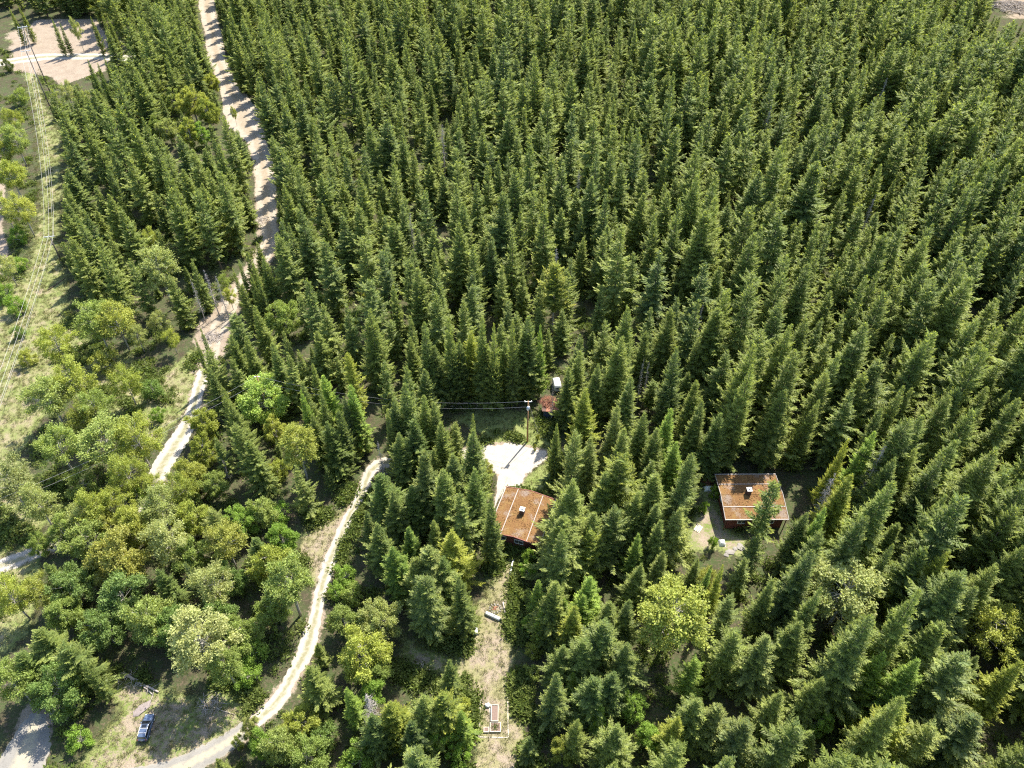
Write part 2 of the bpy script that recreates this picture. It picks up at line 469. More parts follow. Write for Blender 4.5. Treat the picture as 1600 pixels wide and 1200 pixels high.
def road(name, key, mat, label, lift=0.05, nseg=7):
    P_, W_ = ROADW[key]
    # even steps along a smooth line
    seg = np.concatenate([[0], np.cumsum(np.hypot(*np.diff(P_, axis=0).T))])
    t = np.arange(0, seg[-1], 0.5)
    xs, ys, ws = (np.interp(t, seg, a) for a in (P_[:, 0], P_[:, 1], W_))
    kk = np.ones(9) / 9
    pad = lambda a: np.convolve(np.pad(a, 4, 'edge'), kk, 'valid')
    xs, ys, ws = pad(xs), pad(ys), pad(ws)
    dx, dy = np.gradient(xs), np.gradient(ys)
    L_ = np.hypot(dx, dy); nx, ny = -dy / L_, dx / L_
    rng = np.random.default_rng(len(key))
    def wob(n, a): 
        r = rng.normal(0, 1, n); r1 = np.convolve(np.pad(r, 6, 'wrap'), np.ones(13) / 13 ** .5, 'valid')
        return (r * 0.3 + r1 * 0.7) * a
    wl, wr = ws / 2 + wob(len(t), 0.34), ws / 2 + wob(len(t), 0.34)
    vs, mid = [], []
    for j in range(nseg + 1):
        f = j / nseg
        off = -wl + (wl + wr) * f
        x, y = xs + nx * off, ys + ny * off
        edge = 1.0 if j in (0, nseg) else 0.0
        rut = -0.03 if j in (2, nseg - 2) else 0.0
        vs.append(np.stack([x, y, hz(x, y) + lift + rut - edge * (lift + 0.03)], 1))
        mid.append(np.full(len(t), 1.0 if j in (nseg // 2, nseg // 2 + 1) else (0.5 if edge else 0.0)))
    n = len(t)
    V = np.concatenate(vs); mid = np.concatenate(mid)
    i = np.arange(n - 1)
    Q = np.concatenate([np.stack([j * n + i, j * n + i + 1, (j + 1) * n + i + 1, (j + 1) * n + i], 1) for j in range(nseg)])
    o = link(name, mesh_np(name, V, quads=Q[:, ::-1], mats=[mat], smooth=True, attr={'mid': mid}))
    return tag(o, label, kind='structure')
road('dirt_road', 'upper', M['dirtroad'], 'tan dirt road running down through the forest at the left')
road('gravel_road', 'lower', M['gravel'], 'bright stretch of gravel road crossing the left meadow')
road('gravel_track', 'drive', M['gravel'], 'bright pale gravel track winding past the tree island to the cabin')
road('gravel_lane', 'lane', M['grey_shade_road'], 'end of the gravel track at the bottom edge, shade painted in grey')  # same gravel as the track, its shade put into a darker colour
road('corner_road', 'corner', M['grey_shade_road'], 'grey gravel road end in the lower left corner')
road('far_road', 'far', M['gravel'], 'pale road crossing the clearing at the upper left')

def patch(name, key, mat, label, lift=0.05):
    P_ = OPENW[key]
    c = P_.mean(0)
    n = len(P_)
    outer = []
    rng = random.Random(5)
    for i in range(n):
        for k in range(8):
            p = P_[i] * (1 - k / 8) + P_[(i + 1) % n] * k / 8
            d = (p - c); d = d / (np.hypot(*d) + 1e-6)
            outer.append(p + d * rng.gauss(0, 0.22))
    outer = np.array(outer)
    V, rings = [], 6
    for r in range(rings):
        f = 1 - r / rings
        q = c + (outer - c) * f
        V.append(np.stack([q[:, 0], q[:, 1], hz(q[:, 0], q[:, 1]) + (lift if r else -0.03)], 1))
    m = len(outer)
    V.append(np.array([[c[0], c[1], hz(c[0], c[1]) + lift]]))
    Q = [(r * m + i, r * m + (i + 1) % m, (r + 1) * m + (i + 1) % m, (r + 1) * m + i) for r in range(rings - 1) for i in range(m)]
    T = [((rings - 1) * m + i, (rings - 1) * m + (i + 1) % m, rings * m) for i in range(m)]
    V = np.concatenate(V)
    o = link(name, mesh_np(name, V, tris=T, quads=Q, mats=[mat], smooth=True, attr={'mid': np.zeros(len(V))}))
    return tag(o, label, kind='structure')
patch('gravel_yard', 'yard_gravel', M['gravel'], 'white sunlit gravel yard behind the front cabin', 0.058)

# ------------------------------------------------------------------ tree shapes
RG = np.random.default_rng(7)

def diamonds(base, d, nrm, length, width):
    """flat pointed leaves: base (n,3), direction, normal -> 4 verts, 2 tris each"""
    side = np.cross(d, nrm)
    side /= np.linalg.norm(side, axis=1, keepdims=True) + 1e-9
    m = base + d * (length * 0.45)[:, None]
    tip = base + d * length[:, None]
    w = (width / 2)[:, None]
    V = np.stack([base, m + side * w, tip, m - side * w], 1).reshape(-1, 3)
    n = len(base)
    i = np.arange(n)[:, None] * 4
    return V, np.concatenate([i + [0, 1, 2], i + [0, 2, 3]], 0)

def unit(a): return a / (np.linalg.norm(a, axis=1, keepdims=True) + 1e-9)

def conifer(seed, H=20.0, Rb=2.9, base=0.10, dense=1.0, whorl=0.52, droop=0.25, shape=0.75, ragged=0.2, sparse=0.0, fine=1.0, dead_low=0):
    rg = np.random.default_rng(seed)
    B, D, N, Ln, Wd, Sh, Va = [], [], [], [], [], [], []
    TW = MB()
    z = base * H
    az0 = rg.uniform(0, 6.28)
    lop = rg.uniform(0, 6.28)
    while z < H - 0.25:
        f = (z - base * H) / (H * (1 - base))
        R0 = Rb * (1 - f) ** (shape * 0.92) * (0.62 + 0.38 * min(1, f * 6)) + 0.12
        nb = max(4, int(round((5 + 4 * (1 - f)) * dense)))
        step = whorl * (0.75 + 0.5 * rg.random()) * (0.6 + 0.6 * (1 - f))
        wr = 1 + rg.normal(0, ragged * 0.55)
        for b in range(nb):
            if rg.random() < sparse: continue
            az = az0 + 2 * math.pi * b / nb + rg.normal(0, 0.25)
            L = R0 * wr * (1 + rg.normal(0, ragged)) * (1 + 0.12 * math.cos(az - lop))
            L *= 1 + 0.10 * math.sin(3 * az + z * 0.8 + lop) + (0.30 * (rg.random() < 0.08))
            if L < 0.15: continue
            bs, bv = rg.random(), rg.random()
            zb = z + rg.uniform(-0.5, 0.5) * step
            e0 = 0.75 * f ** 1.5 + 0.12 + rg.normal(0, 0.08) - droop * (1 - f) * 1.0
            ns = max(3, int(L / (0.16 / fine)))
            s = (np.arange(ns) + 0.6) / ns
            s = s[s * L > 0.12 * L]
            curve = -droop * 0.45 * s ** 2 * L + 0.16 * L * s ** 4
            hor = np.array([math.cos(az), math.sin(az), 0.0])
            lat = np.array([-math.sin(az), math.cos(az), 0.0])
            P = np.array([0, 0, zb]) + hor * (s * L * math.cos(e0))[:, None] + np.array([0, 0, 1.0]) * (s * L * math.sin(e0) + curve)[:, None]
            tang = unit(hor * math.cos(e0) + np.array([0, 0, 1.0]) * (math.sin(e0) - droop * 0.9 * s + 0.64 * s ** 3)[:, None])
            for sd in (-1, 1):
                tl = (0.52 * L * (1 - s) ** 0.8 * np.minimum(1, s * 3.2) + 0.20) * (1 + rg.normal(0, 0.22, len(s)))
                tl = np.clip(tl, 0.12, 0.85)
                ang = rg.normal(0.95, 0.15, len(s)) * (1 - 0.35 * s)
                d = tang * np.cos(ang)[:, None] + lat * (sd * np.sin(ang))[:, None] + np.array([0, 0, -1.0]) * (0.12 + rg.uniform(-0.1, 0.35, len(s)))[:, None]
                B.append(P + rg.normal(0, 0.04, P.shape)); D.append(unit(d))
                nn = np.array([0, 0, 1.0]) + rg.normal(0, 0.38, P.shape); N.append(nn)
                Ln.append(tl); Wd.append((tl * 0.27 + 0.035) / fine ** 0.5)
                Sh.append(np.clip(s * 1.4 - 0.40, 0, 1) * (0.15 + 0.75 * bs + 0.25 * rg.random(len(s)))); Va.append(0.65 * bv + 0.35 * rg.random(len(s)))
            # hanging or upright sprays on top of the branch
            k = max(1, len(s) // 2)
            ii = rg.integers(0, len(s), k)
            B.append(P[ii]); D.append(unit(tang[ii] * 0.6 + rg.normal(0, 0.5, (k, 3)) + np.array([0, 0, 0.15])))
            N.append(lat + rg.normal(0, 0.4, (k, 3))); l_ = rg.uniform(0.18, 0.42, k); Ln.append(l_); Wd.append(l_ * 0.4)
            Sh.append(rg.uniform(0, 0.6, k)); Va.append(rg.random(k))
            # the tip of the branch
            B.append(P[-1:]); D.append(tang[-1:]); N.append(np.array([[0, 0, 1.0]])); l_ = np.array([0.25 + 0.1 * L]); Ln.append(l_); Wd.append(l_ * 0.4)
            Sh.append(np.array([1.0])); Va.append(rg.random(1))
        az0 += 0.9
        z += step
    # leader
    k = 10
    B.append(np.stack([np.zeros(k), np.zeros(k), np.linspace(H - 0.9, H - 0.15, k)], 1))
    a = rg.uniform(0, 6.28, k); D.append(unit(np.stack([np.cos(a) * 0.6, np.sin(a) * 0.6, np.full(k, 0.8)], 1)))
    N.append(rg.normal(0, 1, (k, 3))); Ln.append(np.full(k, 0.32)); Wd.append(np.full(k, 0.1)); Sh.append(np.ones(k)); Va.append(rg.random(k))
    B, D, N, Ln, Wd, Sh, Va = (np.concatenate(a) for a in (B, D, N, Ln, Wd, Sh, Va))
    V, T = diamonds(B, D, N, Ln, Wd)
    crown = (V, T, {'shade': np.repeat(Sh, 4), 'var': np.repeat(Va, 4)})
    tr = MB()
    zt = np.linspace(-0.4, H * 0.985, 9)
    bend = rg.normal(0, 0.05, 2)
    tr.tube([(bend[0] * math.sin(q / H * 3), bend[1] * math.sin(q / H * 2.5), q) for q in zt], [max(0.02, 0.0125 * H * (1 - q / H) ** 0.85) for q in np.clip(zt, 0, H)], 7)
    for _ in range(dead_low):
        q = rg.uniform(0.08, 0.35) * H; a = rg.uniform(0, 6.28); l_ = rg.uniform(0.6, 1.8)
        tr.tube([(0, 0, q), (math.cos(a) * l_, math.sin(a) * l_, q - 0.3 * l_)], [0.035, 0.008], 3)
    return crown, tr

def snag(seed, H=17.0, top_only=False):
    rg = np.random.default_rng(seed)
    tr = MB()
    zt = np.linspace(-0.3, H, 9)
    tr.tube([(0.1 * math.sin(q * 0.3), 0, q) for q in zt], [0.02 + 0.012 * H * (1 - max(q, 0) / H) for q in zt], 6)
    br = MB()
    for _ in range(150):
        q = H * rg.uniform(0.22, 0.98) ; a = rg.uniform(0, 6.28)
        l_ = (0.3 + 2.0 * (1 - q / H) ** 0.7) * rg.uniform(0.5, 1.1)
        e = rg.uniform(-0.35, 0.2)
        p1 = Vector((math.cos(a) * l_ * 0.6, math.sin(a) * l_ * 0.6, q + e * l_ * 0.6))
        p2 = Vector((math.cos(a + 0.2) * l_, math.sin(a + 0.2) * l_, q + e * l_ * 0.8 - 0.15))
        br.tube([(0, 0, q), p1, p2], [0.035, 0.025, 0.01], 3, cap=False)
        for _k in range(2):
            b_ = a + rg.choice([-0.9, 0.9]); m_ = l_ * 0.35
            br.tube([p1, (p1.x + math.cos(b_) * m_, p1.y + math.sin(b_) * m_, p1.z - 0.1)], [0.018, 0.006], 3, cap=False)
    return tr, br

def broadleaf(seed, H=12.0, Rc=3.6, trunk_frac=0.35, nl=9, leaves=14000, loose=0.5, size=0.26, round_=False, stems=1):
    rg = np.random.default_rng(seed)
    tr = MB(); lb = MB()
    cz = H * (trunk_frac + (1 - trunk_frac) * 0.52)
    hh = H - H * trunk_frac
    centres, rads = [], []
    tr.tube([(0, 0, -0.3), (0.1, 0.05, H * 0.25), (-0.05, 0.1, H * 0.55), (0.05, 0, H * 0.86)], [0.017 * H, 0.014 * H, 0.008 * H, 0.02], 7)
    for k in range(stems - 1):
        a = rg.uniform(0, 6.28); q = rg.uniform(0.25, 0.5) * Rc
        tr.tube([(0.3 * math.cos(a), 0.3 * math.sin(a), -0.3), (q * math.cos(a) * .5, q * math.sin(a) * .5, H * .4), (q * math.cos(a), q * math.sin(a), H * .8)], [0.012 * H, 0.009 * H, 0.02], 6)
    n_l = nl * 4
    for i in range(n_l):
        # a limb from the stem to a lobe of leaves, lobes fill an egg-shaped crown unevenly
        t = (i + 0.5) / n_l
        zf = 1 - 2 * t
        rr = math.sqrt(max(0, 1 - zf * zf))
        a = i * 2.39996 + rg.normal(0, 0.35)
        q = rg.uniform(0.42, 1.0) if not round_ else rg.uniform(0.8, 0.92)
        taper = 1.0 if round_ else (1.0 - 0.28 * max(0, zf))
        c = np.array([rr * q * Rc * math.cos(a) * taper, rr * q * Rc * math.sin(a) * taper, cz + zf * q * hh * 0.52])
        c += rg.normal(0, 0.12 if round_ else 0.10 * Rc, 3)
        z0 = max(H * 0.18, min(c[2] - 0.35 * math.hypot(c[0], c[1]) - 0.4, H * 0.8))
        s_ = Vector((0, 0, z0)); e_ = Vector(c)
        m_ = s_.lerp(e_, 0.5) + Vector((rg.normal(0, .15), rg.normal(0, .15), 0.15))
        lb.tube([s_, m_, e_], [0.0055 * H * (1 - z0 / H) + 0.03, 0.035, 0.012], 4, cap=False)
        for _k in range(3):
            d_ = rg.normal(0, 1, 3); d_ /= np.linalg.norm(d_)
            st = m_.lerp(e_, rg.uniform(0.1, 0.8))
            lb.tube([st, (st.x + d_[0] * 0.8, st.y + d_[1] * 0.8, st.z + abs(d_[2]) * 0.7)], [0.016, 0.006], 3, cap=False)
        centres.append(c); rads.append(Rc * rg.uniform(0.12, 0.32) * (1.15 if round_ else 1))
    # sprays: small twigs in each lobe, with leaves along them
    centres = np.array(centres); rads = np.array(rads)
    per = 7
    ntw = leaves // per
    li = rg.choice(len(centres), ntw, p=rads ** 2 / (rads ** 2).sum())
    d = unit(rg.normal(0, 1, (ntw, 3)) + np.array([0, 0, 0.25]))
    rr = rg.random(ntw) ** (0.55 if loose > 0.4 else 0.4)
    o = centres[li] + d * (rads[li] * rr)[:, None] * np.array([1, 1, 0.85])
    outd = unit(o - np.array([0, 0, cz]) + rg.normal(0, 0.8, o.shape))
    B = np.repeat(o, per, 0) + np.repeat(outd, per, 0) * np.tile(np.linspace(0, 0.75 * (0.6 + loose), per), ntw)[:, None] + rg.normal(0, 0.09, (ntw * per, 3))
    D = unit(np.repeat(outd, per, 0) * 0.5 + rg.normal(0, 0.75, B.shape) + np.array([0, 0, -0.1]))
    N = rg.normal(0, 0.7, B.shape) + np.array([0, 0, 0.8])
    Ln = size * rg.uniform(0.65, 1.35, len(B))
    V, T = diamonds(B, D, N, Ln, Ln * 0.62)
    Sh = np.repeat(np.clip(rg.normal(0.35, 0.3, ntw), 0, 1), per) ; Va = np.repeat(rg.random(ntw), per)
    return (V, T, {'shade': np.repeat(Sh, 4), 'var': np.repeat(Va, 4)}), tr, lb

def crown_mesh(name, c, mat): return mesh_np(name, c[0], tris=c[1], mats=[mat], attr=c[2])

PROTO_COL = bpy.data.collections.new('conifer_shapes')      # shapes for the far forest, never linked to the scene
specs = [  # H, Rb, base, dense, whorl, droop, shape, ragged, sparse, dead_low
 dict(H=20, Rb=3.3, base=0.08, droop=0.25, shape=0.80, ragged=0.20),
 dict(H=20, Rb=2.9, base=0.12, droop=0.32, shape=0.72, ragged=0.26, dead_low=14),
 dict(H=20, Rb=3.8, base=0.06, droop=0.18, shape=0.85, ragged=0.18, dense=1.1),
 dict(H=20, Rb=2.5, base=0.10, droop=0.38, shape=0.62, ragged=0.28),
 dict(H=20, Rb=3.6, base=0.10, droop=0.10, shape=0.70, ragged=0.30, sparse=0.12, whorl=0.68),
 dict(H=20, Rb=3.0, base=0.22, droop=0.28, shape=0.60, ragged=0.30, sparse=0.18, dead_low=26),
 dict(H=20, Rb=4.1, base=0.04, droop=0.30, shape=0.78, ragged=0.22, dense=1.2),
 dict(H=20, Rb=3.1, base=0.05, droop=0.02, shape=0.95, ragged=0.20),
]
CON = []
for i, s_ in enumerate(specs):
    c, t = conifer(100 + i, fine=1.25, **s_)
    CON.append((crown_mesh('conifer_crown', c, M['needles']), t.mesh('conifer_trunk', M['bark'], True), s_['Rb']))
    # lighter version for far trees: crown and trunk in one mesh
    s2 = dict(s_); s2['fine'] = 0.72; s2['whorl'] = s_.get('whorl', 0.52) * 1.35
    c, t = conifer(200 + i, **s2)
    V, T, A = c
    wd = 1.2
    ctr = (V.reshape(-1, 4, 3)[:, 0] + V.reshape(-1, 4, 3)[:, 2])[:, None] / 2
    V = (ctr + (V.reshape(-1, 4, 3) - ctr) * wd).reshape(-1, 3)
    tq = [f for f in t.f if len(f) == 4]
    tv = np.array(t.v)
    allv = np.concatenate([V, tv])
    T2 = [[f[0] + len(V), f[1] + len(V), f[2] + len(V)] for f in tq] + [[f[0] + len(V), f[2] + len(V), f[3] + len(V)] for f in tq]
    me = mesh_np('forest_conifer', allv, tris=np.concatenate([T, np.array(T2)]), mats=[M['needles'], M['bark']],
                 attr={k: np.concatenate([a, np.zeros(len(tv))]) for k, a in A.items()}, mat_idx=[0] * len(T) + [1] * len(T2))
    PROTO_COL.objects.link(bpy.data.objects.new('shape_%02d' % i, me))
# thin tree with a bare stem below, and a pine with a high crown
c, t = conifer(301, H=20, Rb=1.5, base=0.34, droop=0.1, shape=0.5, ragged=0.3, sparse=0.32, whorl=0.55, dead_low=20)
THIN = (crown_mesh('thin_crown', c, M['needles']), t.mesh('thin_trunk', M['bark'], True), 1.5)
c, t = conifer(302, H=20, Rb=2.9, base=0.42, droop=0.05, shape=0.42, ragged=0.3, dense=1.2)
PINE = (crown_mesh('pine_crown', c, M['needles']), t.mesh('pine_trunk', M['dead'], True), 2.9)
SNAG = []
for i in range(2):
    a, b = snag(400 + i)
    SNAG.append((a.mesh('snag_trunk', M['dead'], True), b.mesh('snag_branches', M['dead'])))
BL = {}
def mk(key, **k):
    bark = k.pop('bark', 'birch')
    out = []
    for s_ in range(k.pop('n', 2)):
        c, t, l_ = broadleaf(500 + 17 * s_ + len(key) * 3, **k)
        out.append((crown_mesh('leafy_crown', c, M['leaves']), t.mesh('leafy_trunk', M[bark], True), l_.mesh('leafy_limbs', M[bark]), k['H'], k['Rc']))
    BL[key] = out
mk('loose', n=4, H=12.0, Rc=3.3, trunk_frac=0.40, leaves=9500, loose=0.75, size=0.27)
mk('tall', n=2, nl=13, H=16.0, Rc=3.2, trunk_frac=0.42, leaves=15000, loose=0.55, size=0.27)
mk('dense', n=3, H=11.0, Rc=4.0, trunk_frac=0.15, leaves=20000, loose=0.35, size=0.30, stems=3)
mk('round', n=1, H=9.0, Rc=4.2, trunk_frac=0.12, leaves=26000, loose=0.25, size=0.28, round_=True)
mk('bush', n=3, H=4.0, Rc=2.3, trunk_frac=0.05, leaves=6000, loose=0.3, size=0.24, stems=4, nl=5)

# ------------------------------------------------------------------ where the trees stand
# conifers read off the photograph: tip (u, v), height m, width factor, shape, tint
TINT = {'d': (0.85, 0.92, 0.95), 'n': (1, 1, 1), 'y': (1.35, 1.25, 0.85), 'g': (1.15, 1.1, 1.25), 'b': (1.15, 1.3, 1.0)}
TIPS = [
 # island between the gravel track and the strip
 (660,703,21,1.35,6,'g'),(712,711,18,1.1,2,'n'),(741,729,20,0.95,2,'d'),(765,775,20,1.0,0,'n'),(613,767,16,1.0,0,'n'),(589,815,15,1.0,2,'n'),
 (637,823,12,1.0,0,'b'),(677,812,13,0.9,0,'n'),(704,825,17,1.15,2,'y'),(672,855,18,1.25,6,'g'),(617,855,15,1.15,2,'b'),(720,897,18,1.15,2,'n'),
 (648,872,15,1.1,6,'n'),(574,799,12,0.9,0,'n'),(692,868,16,1.0,2,'d'),
 (635,601,22,0.95,0,'n'),(614,624,18,0.9,2,'n'),(603,640,17,0.9,0,'g'),(662,619,19,0.9,0,'n'),(679,627,18,0.9,0,'n'),(711,660,15,0.9,1,'g'),
 (735,645,15,0.85,0,'n'),(622,677,17,1.1,2,'n'),(662,700,14,0.8,0,'n'),(677,701,14,0.8,0,'n'),(690,662,18,1.0,2,'n'),(648,655,18,1.0,6,'d'),(596,740,16,1.1,6,'d'),(640,760,15,1.1,2,'d'),
 # left of the gravel track
 (425,537,17,0.95,0,'n'),(542,550,19,0.85,1,'y'),(487,572,14,0.8,0,'n'),(472,600,15,0.9,0,'n'),(507,588,17,1.0,2,'b'),(535,622,17,1.1,2,'g'),
 (313,514,17,0.75,0,'n'),(305,530,14,0.75,0,'d'),(360,524,16,0.9,2,'n'),(382,528,16,0.9,0,'n'),(398,478,17,0.9,0,'n'),(327,575,15,0.9,0,'n'),
 (346,610,16,0.9,0,'n'),(362,632,16,1.0,2,'n'),(350,622,17,0.9,5,'n'),(473,612,16,1.0,2,'b'),(500,610,17,1.0,0,'n'),(530,640,17,1.1,6,'n'),(553,636,14,1.0,0,'n'),
 (547,603,19,0.95,0,'b'),(367,667,17,1.0,5,'n'),(390,690,15,1.0,6,'n'),(512,660,16,1.1,2,'d'),(490,650,15,1.0,2,'n'),
 # behind the yard
 (662,505,23,0.9,0,'n'),(702,497,24,0.9,2,'n'),(747,495,24,0.9,0,'n'),(735,517,18,1.0,2,'y'),(772,505,24,0.9,7,'n'),(800,500,24,0.9,0,'n'),(826,490,23,0.9,2,'n'),(847,508,20,0.8,0,'b'),(680,540,17,1.1,2,'n'),(820,520,18,1.1,2,'n'),(790,533,17,1.0,2,'d'),(760,540,17,1.1,6,'n'),(640,530,17,1.0,2,'n'),(716,533,17,1.0,2,'n'),(905,545,18,1.0,0,'n'),
 # far upper left
 (136,90,13,1.1,2,'d'),(150,97,13,1.1,2,'d'),(163,88,14,1.1,2,'d'),(143,110,12,1.1,2,'d'),(158,115,12,1.1,2,'d'),(80,28,13,1.1,2,'d'),(92,33,12,1.1,0,'d'),(140,22,14,1.0,2,'n'),(155,15,15,1.0,0,'n'),(165,20,15,1.1,2,'n'),(30,8,14,1.0,2,'n'),(15,12,14,1.0,2,'n'),
 # right of the yard
 (899,674,21,0.92,4,'g'),(966,632,19,0.95,0,'g'),(914,603,20,0.95,2,'y'),(1010,638,19,0.9,2,'n'),(970,706,20,1.25,4,'y'),(948,732,17,1.1,0,'n'),
 (996,766,17,1.0,2,'n'),(1060,688,17,1.0,2,'b'),(1030,666,18,1.0,2,'n'),(1050,634,18,0.9,0,'b'),(930,796,17,1.1,2,'n'),(962,790,17,1.1,4,'n'),
 (1024,784,16,1.0,2,'n'),(1062,790,17,1.05,0,'g'),(882,804,19,1.2,6,'n'),(924,828,15,1.0,4,'y'),(1000,832,14,0.8,0,'b'),(1032,812,16,0.95,0,'n'),
 (1086,710,15,1.0,4,'g'),(1098,622,19,0.95,0,'n'),(926,682,18,1.0,0,'g'),(870,660,15,1.0,2,'n'),(892,572,17,0.9,2,'n'),(935,565,18,1.0,2,'n'),(985,585,19,1.0,0,'n'),(1125,640,18,1.0,2,'d'),
 # lower middle
 (922,897,16,1.0,2,'b'),(867,905,17,1.05,2,'n'),(884,932,12,0.9,0,'b'),(842,905,12,0.9,0,'b'),(899,946,15,1.0,0,'y'),(910,929,14,1.0,2,'b'),
 (957,937,15,1.1,2,'n'),(896,1051,9,0.8,0,'b'),(939,1101,9,0.9,0,'b'),(980,935,15,0.9,0,'n'),(902,1124,14,1.2,2,'n'),(966,1136,14,1.2,2,'n'),(862,930,14,1.0,6,'n'),
 (945,975,17,1.2,6,'n'),(915,1000,15,1.2,6,'d'),(880,1010,13,1.1,2,'d'),(930,1060,14,1.1,6,'d'),(960,1050,14,1.1,2,'d'),(846,950,11,0.9,7,'b'),(1000,880,14,1.0,2,'n'),(1035,860,14,1.0,0,'n'),
 (1210,907,17,0.8,0,'n'),(1132,880,16,0.95,7,'y'),(1090,1032,12,1.0,4,'b'),(1150,990,16,1.1,4,'n'),(1222,1085,15,1.0,0,'n'),(1200,995,17,1.1,2,'g'),
 (1090,1092,15,1.2,2,'n'),(1125,1100,14,1.1,6,'g'),(980,1005,16,1.1,2,'n'),(1250,975,17,1.1,2,'n'),(1145,930,15,0.9,4,'g'),(1060,1125,14,1.1,2,'y'),(1165,1130,15,1.1,6,'g'),(1110,880,13,0.8,0,'b'),(1090,872,12,0.8,2,'n'),
 # lower right
 (1474,978,20,1.0,6,'n'),(1381,1022,17,0.85,2,'b'),(1434,1034,19,0.9,2,'b'),(1413,1104,18,1.05,2,'y'),(1500,1025,20,1.25,4,'g'),(1524,1118,17,1.2,6,'g'),
 (1477,865,21,1.2,2,'y'),(1556,888,21,1.0,2,'n'),(1597,1037,19,0.9,0,'y'),(1454,1136,16,1.1,4,'g'),(1285,1063,15,1.0,2,'n'),(1395,853,20,1.0,0,'n'),(1442,853,21,1.1,6,'n'),(1597,853,21,1.0,2,'n'),
 # right middle
 (1370,670,21,0.85,0,'b'),(1325,685,20,0.9,2,'y'),(1295,577,22,0.95,1,'n'),(1380,560,22,1.2,6,'g'),(1522,645,22,1.0,4,'n'),(1487,617,22,1.0,1,'n'),(1575,737,22,0.95,4,'n'),(1330,740,20,0.9,0,'y'),(1262,800,17,0.9,2,'n'),(1290,790,19,0.95,0,'b'),
 # bottom middle
 (700,1027,13,1.2,2,'n'),(660,1088,15,1.15,2,'n'),(545,1077,13,0.8,0,'b'),(690,1085,14,1.1,6,'y'),(610,1095,14,1.1,2,'y'),(720,1110,11,1.0,0,'b'),(640,1125,13,1.1,6,'d'),(580,1120,13,1.1,2,'d'),
 (385,392,15,0.9,0,'n'),(401,378,15,0.9,2,'n'),(366,420,14,0.9,0,'n'),(410,402,16,0.9,2,'n'),(389,428,16,0.9,2,'n'),(374,405,14,0.9,0,'d'),(402,430,15,0.9,0,'n'),(375,445,15,0.85,1,'n'),(395,412,14,0.9,0,'n'),
 # left woods
 (60,985,13,1.3,6,'n'),(95,1010,14,1.3,4,'n'),(30,1020,12,1.2,6,'d'),(75,880,11,1.0,2,'d'),(250,890,12,1.0,2,'d'),(290,880,12,1.0,4,'g'),(330,800,12,1.1,4,'g'),(400,845,11,1.1,6,'d'),(130,1040,12,1.1,4,'n'),
]
